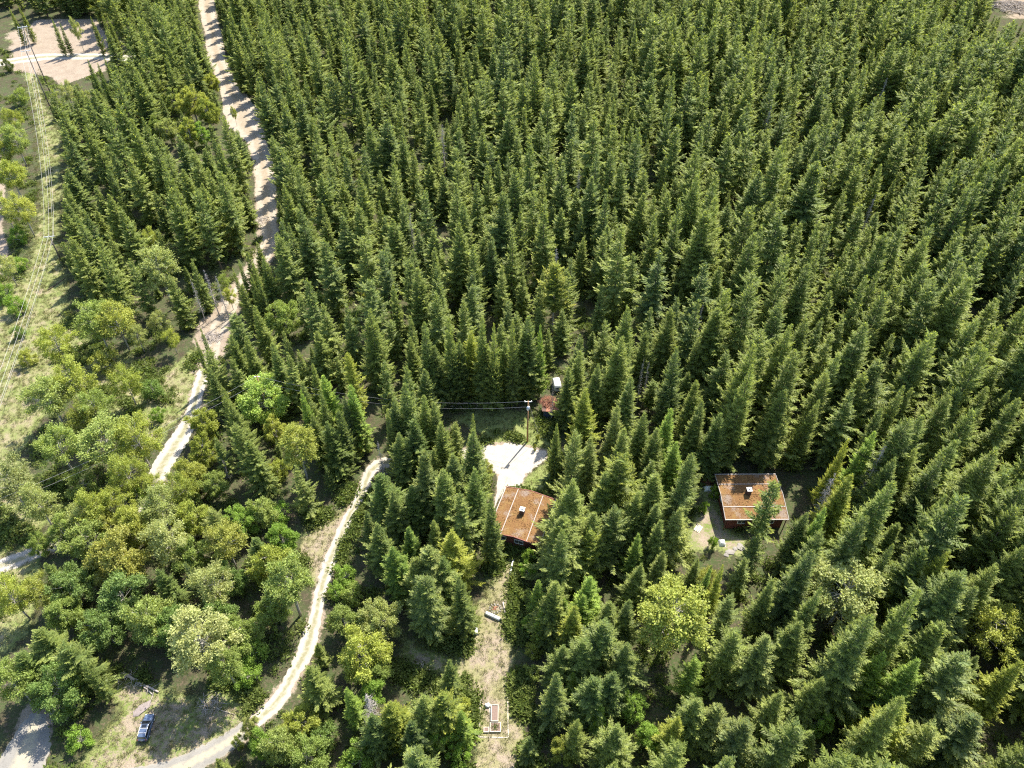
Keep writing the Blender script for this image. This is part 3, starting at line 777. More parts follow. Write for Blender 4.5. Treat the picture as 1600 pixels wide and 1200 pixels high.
# broadleaved trees: crown centre (u, v), crown radius px, shape, tint
BT = {'y': (1.15, 1.10, 0.8), 'n': (0.95, 1.02, 0.95), 'd': (0.62, 0.78, 0.75), 'p': (1.25, 1.18, 1.5), 'o': (1.2, 1.05, 0.9), 'b': (0.8, 1.05, 0.65), 'm': (1.3, 1.42, 1.3)}
BLS = [
 (1323,926,50,'tall','p'),(1547,984,46,'loose','y'),(1050,960,54,'tall','y'),(1105,905,20,'loose','o'),
 (537,968,28,'dense','n'),(592,965,33,'dense','p'),(566,1018,44,'dense','y'),(588,1052,24,'dense','n'),(468,1130,28,'dense','y'),(436,1163,34,'dense','n'),(505,1150,26,'bush','d'),(480,1180,34,'dense','n'),(560,1185,28,'bush','b'),
 (540,900,18,'bush','b'),(550,930,18,'bush','n'),(528,925,16,'bush','b'),(580,1082,24,'dense','b'),(682,1145,28,'dense','b'),(716,1175,20,'bush','b'),(722,1100,14,'bush','y'),
 (150,797,30,'loose','y'),(100,828,26,'dense','n'),(206,815,24,'loose','y'),(62,850,18,'dense','n'),(170,825,26,'dense','o'),(128,812,24,'loose','p'),(240,765,22,'loose','y'),(216,775,14,'bush','b'),(187,877,46,'dense','o'),(140,850,36,'dense','n'),(260,848,36,'loose','p'),(333,917,34,'loose','p'),(312,998,46,'tall','p'),(233,968,42,'dense','n'),(352,1040,26,'tall','n'),(270,985,36,'dense','d'),(353,850,34,'loose','o'),(190,930,40,'dense','d'),
 (110,920,34,'dense','d'),(20,935,32,'loose','y'),(20,1066,36,'loose','n'),(93,1075,40,'dense','d'),(123,1153,20,'bush','b'),(388,1055,22,'bush','b'),(392,1136,26,'dense','p'),(372,1158,16,'bush','n'),(412,1160,24,'dense','b'),(300,870,30,'dense','n'),(420,880,36,'dense','y'),(448,905,34,'tall','n'),(430,950,30,'dense','n'),(380,990,32,'dense','n'),(340,960,30,'dense','d'),(395,1020,24,'bush','b'),(360,905,26,'dense','d'),
 (100,960,30,'dense','n'),(160,980,34,'dense','d'),(60,930,26,'loose','y'),(215,830,30,'dense','y'),(300,815,30,'dense','y'),(250,795,30,'loose','p'),(180,790,26,'loose','y'),(375,815,26,'dense','b'),(410,800,26,'dense','n'),(440,840,26,'dense','b'),
 (90,540,30,'loose','y'),(150,505,34,'loose','n'),(183,505,30,'loose','y'),(247,418,28,'tall','p'),(250,505,17,'loose','p'),(215,525,16,'loose','p'),(268,530,14,'loose','y'),(77,622,40,'loose','n'),(115,600,32,'loose','y'),(167,690,46,'loose','n'),(215,690,38,'loose','y'),(93,700,34,'loose','n'),(17,760,38,'loose','p'),(127,755,24,'bush','n'),(197,600,24,'loose','y'),(240,610,17,'bush','d'),(160,565,22,'bush','y'),
 (300,745,26,'dense','y'),(317,663,24,'dense','y'),(320,705,24,'dense','y'),(285,770,24,'loose','y'),(335,760,22,'dense','n'),(200,745,30,'loose','y'),(60,790,30,'loose','p'),(150,640,28,'loose','n'),(130,660,26,'loose','y'),(245,650,12,'bush','b'),
 (467,700,28,'tall','y'),(430,672,20,'dense','y'),(435,735,18,'bush','y'),(412,622,40,'round','m'),(436,805,20,'bush','b'),(300,790,20,'bush','n'),
 (24,222,22,'loose','n'),(8,240,16,'loose','y'),(20,281,24,'loose','y'),(37,335,22,'loose','y'),(29,372,14,'bush','b'),(7,330,20,'loose','p'),(12,420,18,'loose','p'),(8,460,16,'bush','b'),(35,415,12,'bush','b'),(25,480,16,'bush','b'),(40,560,14,'bush','y'),(30,520,10,'bush','d'),
 (30,150,14,'bush','n'),(20,190,16,'loose','y'),(118,45,15,'loose','p'),(105,145,14,'loose','p'),(130,150,12,'bush','p'),(12,100,12,'bush','n'),
 (300,160,22,'dense','y'),(270,158,16,'dense','n'),(325,175,18,'dense','y'),(262,205,16,'dense','p'),(295,208,18,'dense','y'),(245,200,13,'dense','n'),(330,128,12,'dense','y'),(315,210,14,'dense','b'),(366,180,9,'loose','y'),(235,375,14,'loose','y'),(358,463,12,'loose','y'),(350,440,10,'loose','n'),
 (442,495,26,'dense','n'),(500,465,8,'bush','y'),(565,460,8,'bush','y'),(555,497,12,'dense','n'),(1118,765,14,'bush','b'),(1100,790,12,'bush','b'),(1115,845,14,'bush','b'),(760,730,14,'bush','y'),(825,866,16,'bush','b'),(838,850,9,'bush','b'),(825,890,14,'bush','b'),(826,930,13,'bush','n'),(826,975,13,'bush','b'),(832,1015,14,'bush','y'),(832,1050,13,'bush','n'),
 (840,683,6,'bush','y'),(836,697,5,'bush','y'),(1555,565,12,'bush','y'),(1230,640,10,'bush','n'),
 (988,1100,26,'dense','b'),(1015,1150,24,'dense','b'),(880,1170,20,'dense','y'),(1280,1130,24,'dense','b'),(1330,1120,22,'dense','n'),
]
SNAGS = [(1307,737,17,1.0,1),(1385,693,20,0.7,0),(572,1083,14,1.3,1),(1015,560,14,0.55,0),(1007,556,15,0.5,1),(336,430,13,0.8,0),(318,420,14,0.8,1),(348,720,7,1.0,0),(870,385,22,0.7,0),(297,435,13,0.7,1),(590,690,12,0.8,0),(690,190,18,0.8,1),(865,590,12,0.5,0),(1370,300,17,0.7,1),(1387,120,18,0.8,0),(905,262,18,0.8,1),(640,330,16,0.8,0),(1205,165,18,0.8,1),(1100,470,16,0.6,0),(1470,880,17,0.6,1)]

OPENL = [np.array(v, float) for v in OPEN.values()]
GUARD = []      # crowns read off the photograph that nearer unnamed trees must not hide
for (u, v, rp, sh, ti) in BLS:
    if rp >= 12 and sh != 'bush': GUARD.append((u, v, rp * 0.8, at(u, v, 6)[1] + 1))
for (u, v, h, rf, sh, ti) in TIPS: GUARD.append((u, v + 14, 11, at(u, v, h)[1]))
GUARD.append((868, 420, 22, at(868, 412, 20)[1])); GUARD.append((1195, 800, 26, at(1214, 752, 21)[1])); GUARD.append((1290, 770, 14, 100))
for (u, v, h, w, k) in SNAGS: GUARD.append((u, v + 16, 11, at(u, v, h)[1]))
GUARD = np.array(GUARD)
def hits_open(x, y, h, r, tops=True):
    zs = np.array([0, .12, .25, .4, .55, .7, .85, .97]) * h
    wd = r * np.array([.25, .8, .85, .72, .55, .38, .2, .05])
    P_ = []
    for s_ in (-1, 0, 1):
        U, V_ = px(x + s_ * wd, y, zs + hz(x, y))
        P_.append(np.stack([U, V_], 1))
    P_ = np.concatenate(P_)
    g = GUARD[(GUARD[:, 3] > y)]
    if len(g) and (np.hypot(P_[:, None, 0] - g[None, :, 0], P_[:, None, 1] - g[None, :, 1]) < g[None, :, 2]).any(): return True
    for k in OPENL:
        if inside(P_, k).any(): return True
    return False
ROADVIS = []
for k, L_ in ROADS.items():       # the parts of the roads that the photograph shows
    vis = {'upper': [(0, 17)], 'lower': [(1, 8)], 'drive': [(6, 22)], 'corner': [(0, 7)], 'lane': [(0, 4)], 'far': [(0, 6)]}[k]
    for a, b in vis:
        q = L_[a:b]
        ROADVIS.append(np.array([(u - w * 0.42, v) for u, v, w in q] + [(u + w * 0.42, v) for u, v, w in q[::-1]], float))
OPENL += [p for p in ROADVIS]

CHECK_LATER = True
used = []
def free(x, y, d):
    return all((x - a) ** 2 + (y - b) ** 2 > (d * c_) ** 2 for a, b, c_ in used)

KEEP = [(*at(806, 815)[:2], 7.5), (*at(1180, 785)[:2], 7.5), (*at(861, 650)[:2], 3.0), (*at(868, 603)[:2], 3.2), (*at(230, 1138)[:2], 4)]
KEEP += [(*at(*q)[:2], 1.5) for q in ((824, 690), (405, 655), (95, 406))]
conifers = []     # x, y, h, rfac, shape, tint, explicit
for (u, v, h, rf, sh, ti) in TIPS:
    x, y, z = at(u, v, h)
    conifers.append([x, y, h, rf * (0.98 if v > 690 else 0.88), sh, ti, True])
    used.append((x, y, 1.0))
leafy = []
for (u, v, rp, sh, ti) in BLS:
    r = rp / scale_at(u, v, 6)
    hh_, rr_ = BL[sh][0][3], BL[sh][0][4]
    h = min(hh_ * r / rr_ * 0.9 + 1.0, {'tall': 18, 'loose': 14, 'dense': 14, 'round': 10, 'bush': 5.5}[sh])
    x, y, z = at(u, v, h * (0.68 if sh == 'tall' else 0.6 if sh != 'bush' else 0.5))
    leafy.append([x, y, h, r, sh, ti])
    used.append((x, y, 0.75 if sh != 'bush' else 0.45))
snags = [[*at(u, v, h)[:2], h, w, k] for u, v, h, w, k in SNAGS]

NOAUTO = [np.array(p, float) for p in (   # open broadleaved land at the left: no filling with conifers there
 [(-200,190),(88,190),(102,240),(96,330),(94,430),(130,470),(180,500),(300,520),(330,560),(330,640),(345,740),(330,780),(420,780),(470,840),(500,960),(440,1085),(380,1150),(250,1300),(-300,1300)],
 [(10,20),(60,20),(100,130),(90,200),(-80,200),(-80,20)],)]
for c in conifers:
    for _ in range(3):
        if hits_open(c[0], c[1], c[2], specs[c[4]]['Rb'] * c[2] / 20 * c[3] * 0.85): c[3] *= 0.84
for c in leafy:
    for _ in range(3):
        U_, V_ = px(c[0], c[1], c[2] * 0.62)
        s_ = scale_at(U_, V_, 6); q = np.array([[U_ + math.cos(a) * c[3] * 0.75 * s_, V_ + math.sin(a) * c[3] * 0.75 * s_] for a in np.arange(12) * 0.5236])
        if any(inside(q, k).any() for k in OPENL if len(k)) and not (U_ < 330 and 225 < V_ < 1020): c[3] *= 0.84
roadpts = [(P_, W_) for P_, W_ in ROADW.values()]
rng = np.random.default_rng(11)
cand = []
N_TRY = 60000
X_ = rng.uniform(-330, 330, N_TRY); Y_ = rng.uniform(8, 470, N_TRY)
depth_ = Y_ * cp + HC * sp
U_, V_ = px(X_, Y_, 0 * X_)
ok = (U_ > -260) & (U_ < 1860) & (V_ < 1420) & (V_ > -110)
for p in NOAUTO: ok &= ~inside(np.stack([U_, V_], 1), p)
for k in OPENW: 
    ok &= sdist(np.stack([X_, Y_], 1), OPENW[k]) > 0.8
for P_, W_ in roadpts: ok &= sdist(np.stack([X_, Y_], 1), P_, False) > W_.mean() * 0.5 + 1.0
X_, Y_, U_, V_ = X_[ok], Y_[ok], U_[ok], V_[ok]
CELL = 6.0
grid = {}
def near_grid(x, y, d):
    i, j = int(x // CELL), int(y // CELL)
    for a in (-1, 0, 1):
        for b in (-1, 0, 1):
            for (p, q) in grid.get((i + a, j + b), ()):
                if (p - x) ** 2 + (q - y) ** 2 < d * d: return True
    return False
def add_grid(x, y): grid.setdefault((int(x // CELL), int(y // CELL)), []).append((x, y))
for a, b, c_ in used: add_grid(a, b)
clump = lambda x, y: 0.5 + 0.5 * math.sin(x * 0.11 + 2 * math.sin(y * 0.07)) * math.cos(y * 0.09 + x * 0.03)
for x, y, u, v in zip(X_, Y_, U_, V_):
    mind = 3.2 + 1.5 * clump(x, y) + rng.uniform(0, 0.9) + (0.5 if y > 130 else 0) + (0.3 if y < 78 else 0) + (0.4 if y > 200 else 0)
    if near_grid(x, y, mind): continue
    if any((x - a) ** 2 + (y - b) ** 2 < (c_ + 1.2) ** 2 for a, b, c_ in KEEP): continue
    h = rng.normal(19.0, 3.0) + (4.5 if x > 40 else 0)
    h *= 1 + 0.16 * math.sin(x * 0.075 + 1.7 * math.sin(y * 0.05)) * math.cos(y * 0.068 - x * 0.021) + rng.normal(0, 0.06)
    if rng.random() < 0.13: h *= rng.uniform(0.45, 0.75)
    elif rng.random() < 0.06: h *= 1.22
    h = float(np.clip(h, 6, 28))
    sh = int(rng.choice(8, p=[.2, .17, .15, .14, .1, .08, .08, .08]))
    rf = float(rng.uniform(0.68, 1.08)) * (1.05 if y > 150 else 1.0)
    r = specs[sh]['Rb'] * h / 20 * rf
    if -60 < u < 1660:
        good = False
        for f_ in (1, 0.8, 0.6, 0.42):
            if not hits_open(x, y, h * f_, r * f_ ** 0.6): good = True; break
        if not good: continue
        h *= f_
        if f_ < 0.9: rf = min(1.5, rf * f_ ** -0.3)
    conifers.append([x, y, h, rf, sh, 'r', False])
    add_grid(x, y)
print('conifers', len(conifers), 'leafy', len(leafy))

# the 300 conifers that show largest
def size_px(c):
    x, y, h = c[:3]
    u, v = px(x, y, h * 0.6)
    d = y * cp - (h * 0.6 - HC) * sp
    inframe = (-5 < u < 1605) and (5 < px(x, y, h * 0.85)[1] < 1195)
    return (h * specs[min(c[4], 7)]['Rb'] * F * F / d / d) if inframe else -1
order = sorted(range(len(conifers)), key=lambda i: -(size_px(conifers[i]) + (1e5 if conifers[i][6] else 0)))
near = [conifers[i] for i in order[:296]]
rest = [conifers[i] for i in order[296:]]

# ---- words for single trees
REG = [
 ('in the island between gravel track and grassy strip', [(560,560),(760,560),(790,720),(775,860),(740,1060),(560,1000),(545,830)]),
 ('in the stand left of the gravel track', [(290,440),(590,440),(600,640),(580,760),(480,830),(330,800)]),
 ('right of the gravel yard, before the far cabin', [(855,560),(1110,560),(1110,830),(855,830)]),
 ('at the lower middle, right of the grassy strip', [(800,830),(1070,830),(1070,1400),(790,1400)]),
 ('at the bottom left of the grassy strip', [(490,1000),(760,1000),(760,1400),(440,1400)]),
 ('below the far cabin', [(1070,830),(1260,800),(1260,1400),(1070,1400)]),
 ('in the lower right corner woods', [(1260,980),(1900,980),(1900,1400),(1260,1400)]),
 ('on the right edge level with the far cabin', [(1240,740),(1900,740),(1900,980),(1260,980)]),
 ('up the slope right of the far cabin', [(1110,500),(1900,500),(1900,740),(1110,740)]),
 ('in the left woods above the parked car', [(-100,700),(480,700),(480,1150),(-100,1150)]),
 ('behind the gravel yard and utility pole', [(600,380),(1110,380),(1110,640),(600,640)]),
]
ORD = ['leftmost', 'second from left', 'third from left', 'fourth from left', 'fifth from left', 'sixth from left', 'seventh from left', 'eighth from left', 'ninth from left', 'tenth from left', 'eleventh from left', 'twelfth from left']
def region_of(u, v):
    for i, (w, p) in enumerate(REG):
        if inside(np.array([[u, v]], float), p)[0]: return w
    return 'on the forested slope near the picture middle'
byreg = {}
for c in near:
    ub, vb = px(c[0], c[1], 0)
    byreg.setdefault(region_of(ub, vb), []).append(c)
TW_ = {'d': 'dark green', 'n': 'mid green', 'y': 'yellowish green', 'g': 'grey green', 'b': 'bright green', 'r': 'dark green'}
label_of = {}
for w, L_ in byreg.items():
    L_.sort(key=lambda c: -px(c[0], c[1], c[2])[1])
    n_rows = max(1, math.ceil(len(L_) / 11))
    rows = [L_[k * len(L_) // n_rows:(k + 1) * len(L_) // n_rows] for k in range(n_rows)]
    rn = {1: [''], 2: ['front', 'back'], 3: ['front', 'middle', 'back']}.get(n_rows)
    if rn is None: rn = ['front', 'second', 'third', 'fourth', 'fifth', 'sixth', 'seventh', 'eighth', 'ninth', 'tenth', 'eleventh', 'twelfth'][:n_rows]
    for name, row in zip(rn, rows):
        row.sort(key=lambda c: px(c[0], c[1], c[2])[0])
        for k, c in enumerate(row):
            label_of[id(c)] = ('%s conifer, %s, %s%s' % (TW_[c[5]].split()[0] if c[5] == 'r' else TW_[c[5]].split()[0], ORD[min(k, 11)], name + ' row, ' if name else '', w), w)

def tree_conifer(c):
    x, y, h, rf, sh, ti, ex = c
    cr, tr, rb = CON[sh]
    k = h / 20.0
    t = empty('conifer_tree', (x, y, float(hz(x, y))), rng.uniform(0, 6.28), (k * rf, k * rf, k))
    t.rotation_euler[0] = rng.normal(0, 0.012); t.rotation_euler[1] = rng.normal(0, 0.012)
    lab, w = label_of[id(c)]
    tag(t, lab, 'conifer', 'conifers ' + w)
    o = link('crown', cr, t)
    tt = TINT.get(ti, (1, 1, 1)) if ti != 'r' else (1, 1, 1)
    j = rng.uniform(0.9, 1.12)
    o.color = (tt[0] * j, tt[1] * j, tt[2] * j, 1)
    link('trunk', tr, t)
for c in near: tree_conifer(c)

# one object for the rest of the forest
pv = np.array([[c[0], c[1], float(hz(c[0], c[1]))] for c in rest])
fm = bpy.data.meshes.new('conifer_forest')
fm.vertices.add(len(pv)); fm.vertices.foreach_set('co', pv.astype(np.float32).ravel())
def pattr(me, name, typ, data, key='value'):
    a = me.attributes.new(name, typ, 'POINT'); a.data.foreach_set(key, data)
pattr(fm, 'pick', 'INT', np.array([c[4] for c in rest], np.int32))
pattr(fm, 'turn', 'FLOAT_VECTOR', np.stack([rng.normal(0, .012, len(rest)), rng.normal(0, .012, len(rest)), rng.uniform(0, 6.28, len(rest))], 1).astype(np.float32).ravel(), 'vector')
pattr(fm, 'size', 'FLOAT_VECTOR', np.array([[c[2] / 20 * c[3], c[2] / 20 * c[3], c[2] / 20] for c in rest], np.float32).ravel(), 'vector')
def instancer(name, coll):
    ng = bpy.data.node_groups.new(name, 'GeometryNodeTree')
    ng.interface.new_socket('Geometry', in_out='INPUT', socket_type='NodeSocketGeometry')
    ng.interface.new_socket('Geometry', in_out='OUTPUT', socket_type='NodeSocketGeometry')
    gi, go = ng.nodes.new('NodeGroupInput'), ng.nodes.new('NodeGroupOutput')
    ci = ng.nodes.new('GeometryNodeCollectionInfo')
    ci.inputs['Collection'].default_value = coll
    ci.inputs['Separate Children'].default_value = True
    ci.inputs['Reset Children'].default_value = True
    ip = ng.nodes.new('GeometryNodeInstanceOnPoints')
    ip.inputs['Pick Instance'].default_value = True
    def na(n_, t_):
        q = ng.nodes.new('GeometryNodeInputNamedAttribute'); q.data_type = t_; q.inputs['Name'].default_value = n_
        return q.outputs['Attribute']
    ng.links.new(gi.outputs[0], ip.inputs['Points'])
    ng.links.new(ci.outputs[0], ip.inputs['Instance'])
    ng.links.new(na('pick', 'INT'), ip.inputs['Instance Index'])
    er = ng.nodes.new('FunctionNodeEulerToRotation')
    ng.links.new(na('turn', 'FLOAT_VECTOR'), er.inputs[0])
    ng.links.new(er.outputs[0], ip.inputs['Rotation'])
    ng.links.new(na('size', 'FLOAT_VECTOR'), ip.inputs['Scale'])
    ng.links.new(ip.outputs[0], go.inputs[0])
    return ng
fo = link('conifer_forest', fm)
md = fo.modifiers.new('scatter', 'NODES'); md.node_group = instancer('forest_scatter', PROTO_COL)
tag(fo, 'dense dark green conifer forest filling the slope behind the cabins', 'forest', kind='stuff')

# ---- broadleaved trees
leafy_lab = {}
def leafy_region(u, v):
    if u > 1200: return 'on the right among the conifers'
    if u > 800: return 'right of the grassy strip'
    if u > 500: return 'between gravel track and grassy strip' if v > 850 else 'on the middle slope'
    if v < 260: return 'at the upper left by the dirt road' if u > 180 else 'beside the far end of the power line'
    if v < 440: return 'along the power line clearing' if u < 100 else 'beside the dirt road'
    if v < 800 and u < 130: return 'in the left meadow by the wires'
    if v < 640: return 'at the meadow around the dirt road bank'
    if v < 800: return 'around the pale stretch of dirt road' if u < 345 else 'left of the gravel track'
    if v < 960: return 'in the left woods'
    return 'around the parked car clearing'
LT = {'y': 'yellow green', 'n': 'light green', 'd': 'dark green', 'p': 'pale green', 'o': 'olive yellow', 'b': 'bright green', 'm': 'cool green'}
NAME = {'loose': 'loose leafy tree', 'tall': 'tall pale-stemmed tree', 'dense': 'dense leafy tree', 'round': 'dome-shaped leafy tree', 'bush': 'low leafy bush'}
grp = {}
for L_ in leafy:
    u, v = px(L_[0], L_[1], L_[2] * 0.6)
    grp.setdefault((leafy_region(u, v), L_[4], L_[5]), []).append((u, L_))
for (w, sh, ti), q in grp.items():
    q.sort(key=lambda a: a[0])
    for k, (u, L_) in enumerate(q):
        where = '' if len(q) == 1 else (', ' + (ORD[k] if len(q) > 2 or k == 0 else 'rightmost'))
        leafy_lab[id(L_)] = ('%s %s%s, %s' % (LT[ti], NAME[sh], where, w), w)
for i, L_ in enumerate(leafy):
    x, y, h, r, sh, ti = L_
    v_ = BL[sh][i % len(BL[sh])]
    k, kr = h / v_[3] * 0.93, r / v_[4] * (0.80 if sh == 'loose' else 0.88)
    bush = sh == 'bush'
    t = empty('leafy_bush' if bush else 'broadleaf_tree', (x, y, float(hz(x, y))), rng.uniform(0, 6.28), (kr, kr, k))
    lab, w = leafy_lab[id(L_)]
    tag(t, lab, 'bush' if bush else 'tree', ('bushes ' if bush else 'leafy trees ') + w)
    o = link('crown', v_[0], t)
    tt = BT[ti]; j = rng.uniform(0.92, 1.1)
    o.color = (tt[0] * j, tt[1] * j, tt[2] * j, 1)
    link('trunk', v_[1], t)
    link('branches', v_[2], t)

# ---- the odd ones
def odd_tree(name, proto, u, v, h, rf, tint, label, tilt=0.0, ub=None):
    x, y, z = at(u, v, h)
    t = empty(name, (x, y, float(hz(x, y))), 1.0, (h / 20 * rf, h / 20 * rf, h / 20))
    t.rotation_euler[1] = tilt
    tag(t, label, 'conifer')
    o = link('crown', proto[0], t); o.color = (*tint, 1)
    link('trunk', proto[1], t)
odd_tree('conifer_tree', THIN, 1214, 752, 21, 1.15, (1.25, 1.2, 0.9), 'thin see-through conifer whose bare stem crosses the far cabin roof')
odd_tree('pine_tree', PINE, 868, 412, 20, 0.95, (1.5, 1.3, 0.9), 'yellowish pine with bare grey stem rising above the forest middle')
SL = ['grey dead conifer standing right of the far cabin', 'thin dead grey top sticking out of trees right of the far cabin', 'dead grey brown conifer at the bottom, right of the gravel track',
 'right one of two bare white stems above the yard', 'left one of two bare white stems above the yard', 'right dead tree at the forest edge above the dirt bank', 'middle dead tree at the forest edge above the dirt bank',
 'short bare dead tree left of the gravel track', 'dead grey treetop beside the yellowish pine', 'left dead tree at the forest edge above the dirt bank', 'bare dead tree in the island top beside the gravel track', 'dead reddish tree on the upper middle slope', 'short dead stem behind the blue shed', 'dead grey tree on the upper right slope',
 'grey dead tree highest up on the right slope', 'greyish dead tree in the forest straight above the camper trailer', 'dead tree in the forest above the dense middle stand', 'dead tree on the slope between the other two upper grey snags', 'thin dead stem in the forest above the far cabin', 'thin dead stem on the right edge level below the far cabin']
for (x, y, h, w, k), lab in zip(snags, SL):
    t = empty('dead_tree', (x, y, float(hz(x, y))), rng.uniform(0, 6.28), (h / 17 * w, h / 17 * w, h / 17))
    tag(t, lab, 'dead tree')
    link('trunk', SNAG[k][0], t); link('branches', SNAG[k][1], t)

# ------------------------------------------------------------------ low growth that nobody could count
def tuft_mesh(name, seed, n, spread, length, width, mat, up=0.6, dome=0.0):
    rg = np.random.default_rng(seed)
    B = np.stack([rg.normal(0, spread, n), rg.normal(0, spread, n), np.zeros(n)], 1)
    r = np.hypot(B[:, 0], B[:, 1])
    B[:, 2] = dome * np.clip(1 - (r / (2.2 * spread)) ** 2, 0, 1) * rg.random(n)
    a = rg.uniform(0, 6.28, n)
    D = unit(np.stack([np.cos(a), np.sin(a), up + rg.random(n)], 1))
    Ln = length * rg.uniform(0.6, 1.3, n)
    V, T = diamonds(B, D, rg.normal(0, 1, (n, 3)) + np.array([0, 0, 0.6]), Ln, Ln * width)
    return mesh_np(name, V, tris=T, mats=[mat], attr={'shade': np.repeat(rg.random(n) * 0.7, 4), 'var': np.repeat(rg.random(n), 4)})
def cover(name, protos, P_, pick, size, label):
    coll = bpy.data.collections.new(name + '_shapes')
    for i, me in enumerate(protos): coll.objects.link(bpy.data.objects.new('%s_shape_%02d' % (name, i), me))
    me = bpy.data.meshes.new(name)
    me.vertices.add(len(P_))
    co = np.stack([P_[:, 0], P_[:, 1], hz(P_[:, 0], P_[:, 1])], 1).astype(np.float32)
    me.vertices.foreach_set('co', co.ravel())
    pattr(me, 'pick', 'INT', pick.astype(np.int32))
    n = len(P_)
    pattr(me, 'turn', 'FLOAT_VECTOR', np.stack([np.zeros(n), np.zeros(n), rng.uniform(0, 6.28, n)], 1).astype(np.float32).ravel(), 'vector')
    pattr(me, 'size', 'FLOAT_VECTOR', np.repeat(size[:, None], 3, 1).astype(np.float32).ravel(), 'vector')
    o = link(name, me)
    md = o.modifiers.new('scatter', 'NODES'); md.node_group = instancer(name + '_scatter', coll)
    tag(o, label, None, kind='stuff')
    return o
def scatter(n, box_, cond):
    X = rng.uniform(box_[0], box_[1], n); Y = rng.uniform(box_[2], box_[3], n)
    P_ = np.stack([X, Y], 1)
    return P_[cond(P_)]
def on_any(P_, names, grow=0.0):
    m = np.zeros(len(P_), bool)
    for k in names: m |= sdist(P_, OPENW[k]) < grow
    return m
def off_roads(P_, gap=0.15):
    m = np.ones(len(P_), bool)
    for a, w in roadpts:
        seg_d = np.full(len(P_), 1e9)
        for i in range(len(a) - 1):
            ab = a[i + 1] - a[i]
            t = np.clip(((P_ - a[i]) @ ab) / (ab @ ab), 0, 1)
            d = np.hypot(*(P_ - a[i] - t[:, None] * ab).T) - (w[i] * (1 - t) + w[i + 1] * t) / 2
            seg_d = np.minimum(seg_d, d)
        m &= seg_d > gap
    m &= sdist(P_, OPENW['yard_gravel']) > 0.0
    return m
grassy = ['yard_grass', 'yard_lawn', 'strip', 'strip_side', 'left_meadow', 'grass_slope', 'corridor', 'car_clearing', 'verge']
tufts = [tuft_mesh('grass_tuft', s_, 26, 0.22, 0.34, 0.16, M['drygrass'], 1.0) for s_ in (1, 2, 3)]
P_ = scatter(130000, (-170, 60, 30, 330), lambda p: on_any(p, grassy, 1.0) & off_roads(p, -0.35))
P_ = P_[:30000]
cover('grass_tufts', tufts, P_, rng.integers(0, 3, len(P_)), rng.uniform(0.5, 1.3, len(P_)), 'dry and green grass tufts over the open ground')
herbs = [tuft_mesh('low_herb', s_, 90, 0.42, 0.34, 0.5, M['cover'], 0.25, 0.55) for s_ in (11, 12, 13)]
nz = lambda p: np.sin(p[:, 0] * .31 + 1.5 * np.sin(p[:, 1] * .21)) * np.cos(p[:, 1] * .27 + p[:, 0] * .11)
P1 = scatter(60000, (-170, 60, 30, 330), lambda p: on_any(p, ['left_meadow', 'grass_slope', 'yard_grass'], 1.0) & ~on_any(p, ['corridor'], 0.0) & off_roads(p, 0.5) & (nz(p) > 0.2))[:5000]
P1b = scatter(90000, (-60, 60, 30, 200), lambda p: on_any(p, ['strip', 'yard_lawn', 'verge', 'car_clearing', 'strip_side'], 2.5) & ~on_any(p, ['strip', 'car_clearing', 'verge', 'yard_lawn', 'strip_side'], 0.3) & off_roads(p, 0.4) & (nz(p) > 0.0))[:2200]
P2 = scatter(40000, (-190, 190, 30, 300), lambda p: ~on_any(p, list(OPENW), 0.5) & off_roads(p, 0.5) & (nz(p) > 0.0) & (np.abs(p[:, 0]) < 70 + p[:, 1] * 0.5))[:9000]
Ph = np.concatenate([P1, P1b, P2])
cover('undergrowth', herbs, Ph, rng.integers(0, 3, len(Ph)), rng.uniform(0.7, 1.9, len(Ph)), 'low green undergrowth of herbs, ferns and seedlings')

# ------------------------------------------------------------------ cabins
def frame_of(tl, tr, bl, z):
    a, b, c = (Vector(at(u, v, z)) for u, v in (tl, tr, bl))
    return (b + c) / 2, (b - a), (c - a)

def window(parent, c, w, h, facing, n=2):
    """facing: local direction the window looks to ('-y', '+x', ...)"""
    rz = {'-y': 0, '+x': math.pi / 2, '+y': math.pi, '-x': -math.pi / 2}[facing]
    fr = MB()
    t = 0.09
    for sx in (-1, 1): fr.box((sx * (w / 2 - t / 2), -0.03, 0), (t, 0.10, h))
    for sz in (-1, 1): fr.box((0, -0.03, sz * (h / 2 - t / 2)), (w - 2 * t - 0.004, 0.10, t))
    for k in range(1, n): fr.box((-w / 2 + w * k / n, -0.03, 0), (0.05, 0.08, h - 2 * t - 0.004))
    f = fr.build('window', M['white'], parent, loc=c, rot=(0, 0, rz))
    for k in range(n):
        MB().box((-w / 2 + w * (k + 0.5) / n, 0.0, 0), (w / n - 0.06, 0.02, h - 2 * t)).build('pane', M['glass'], f)
    return f

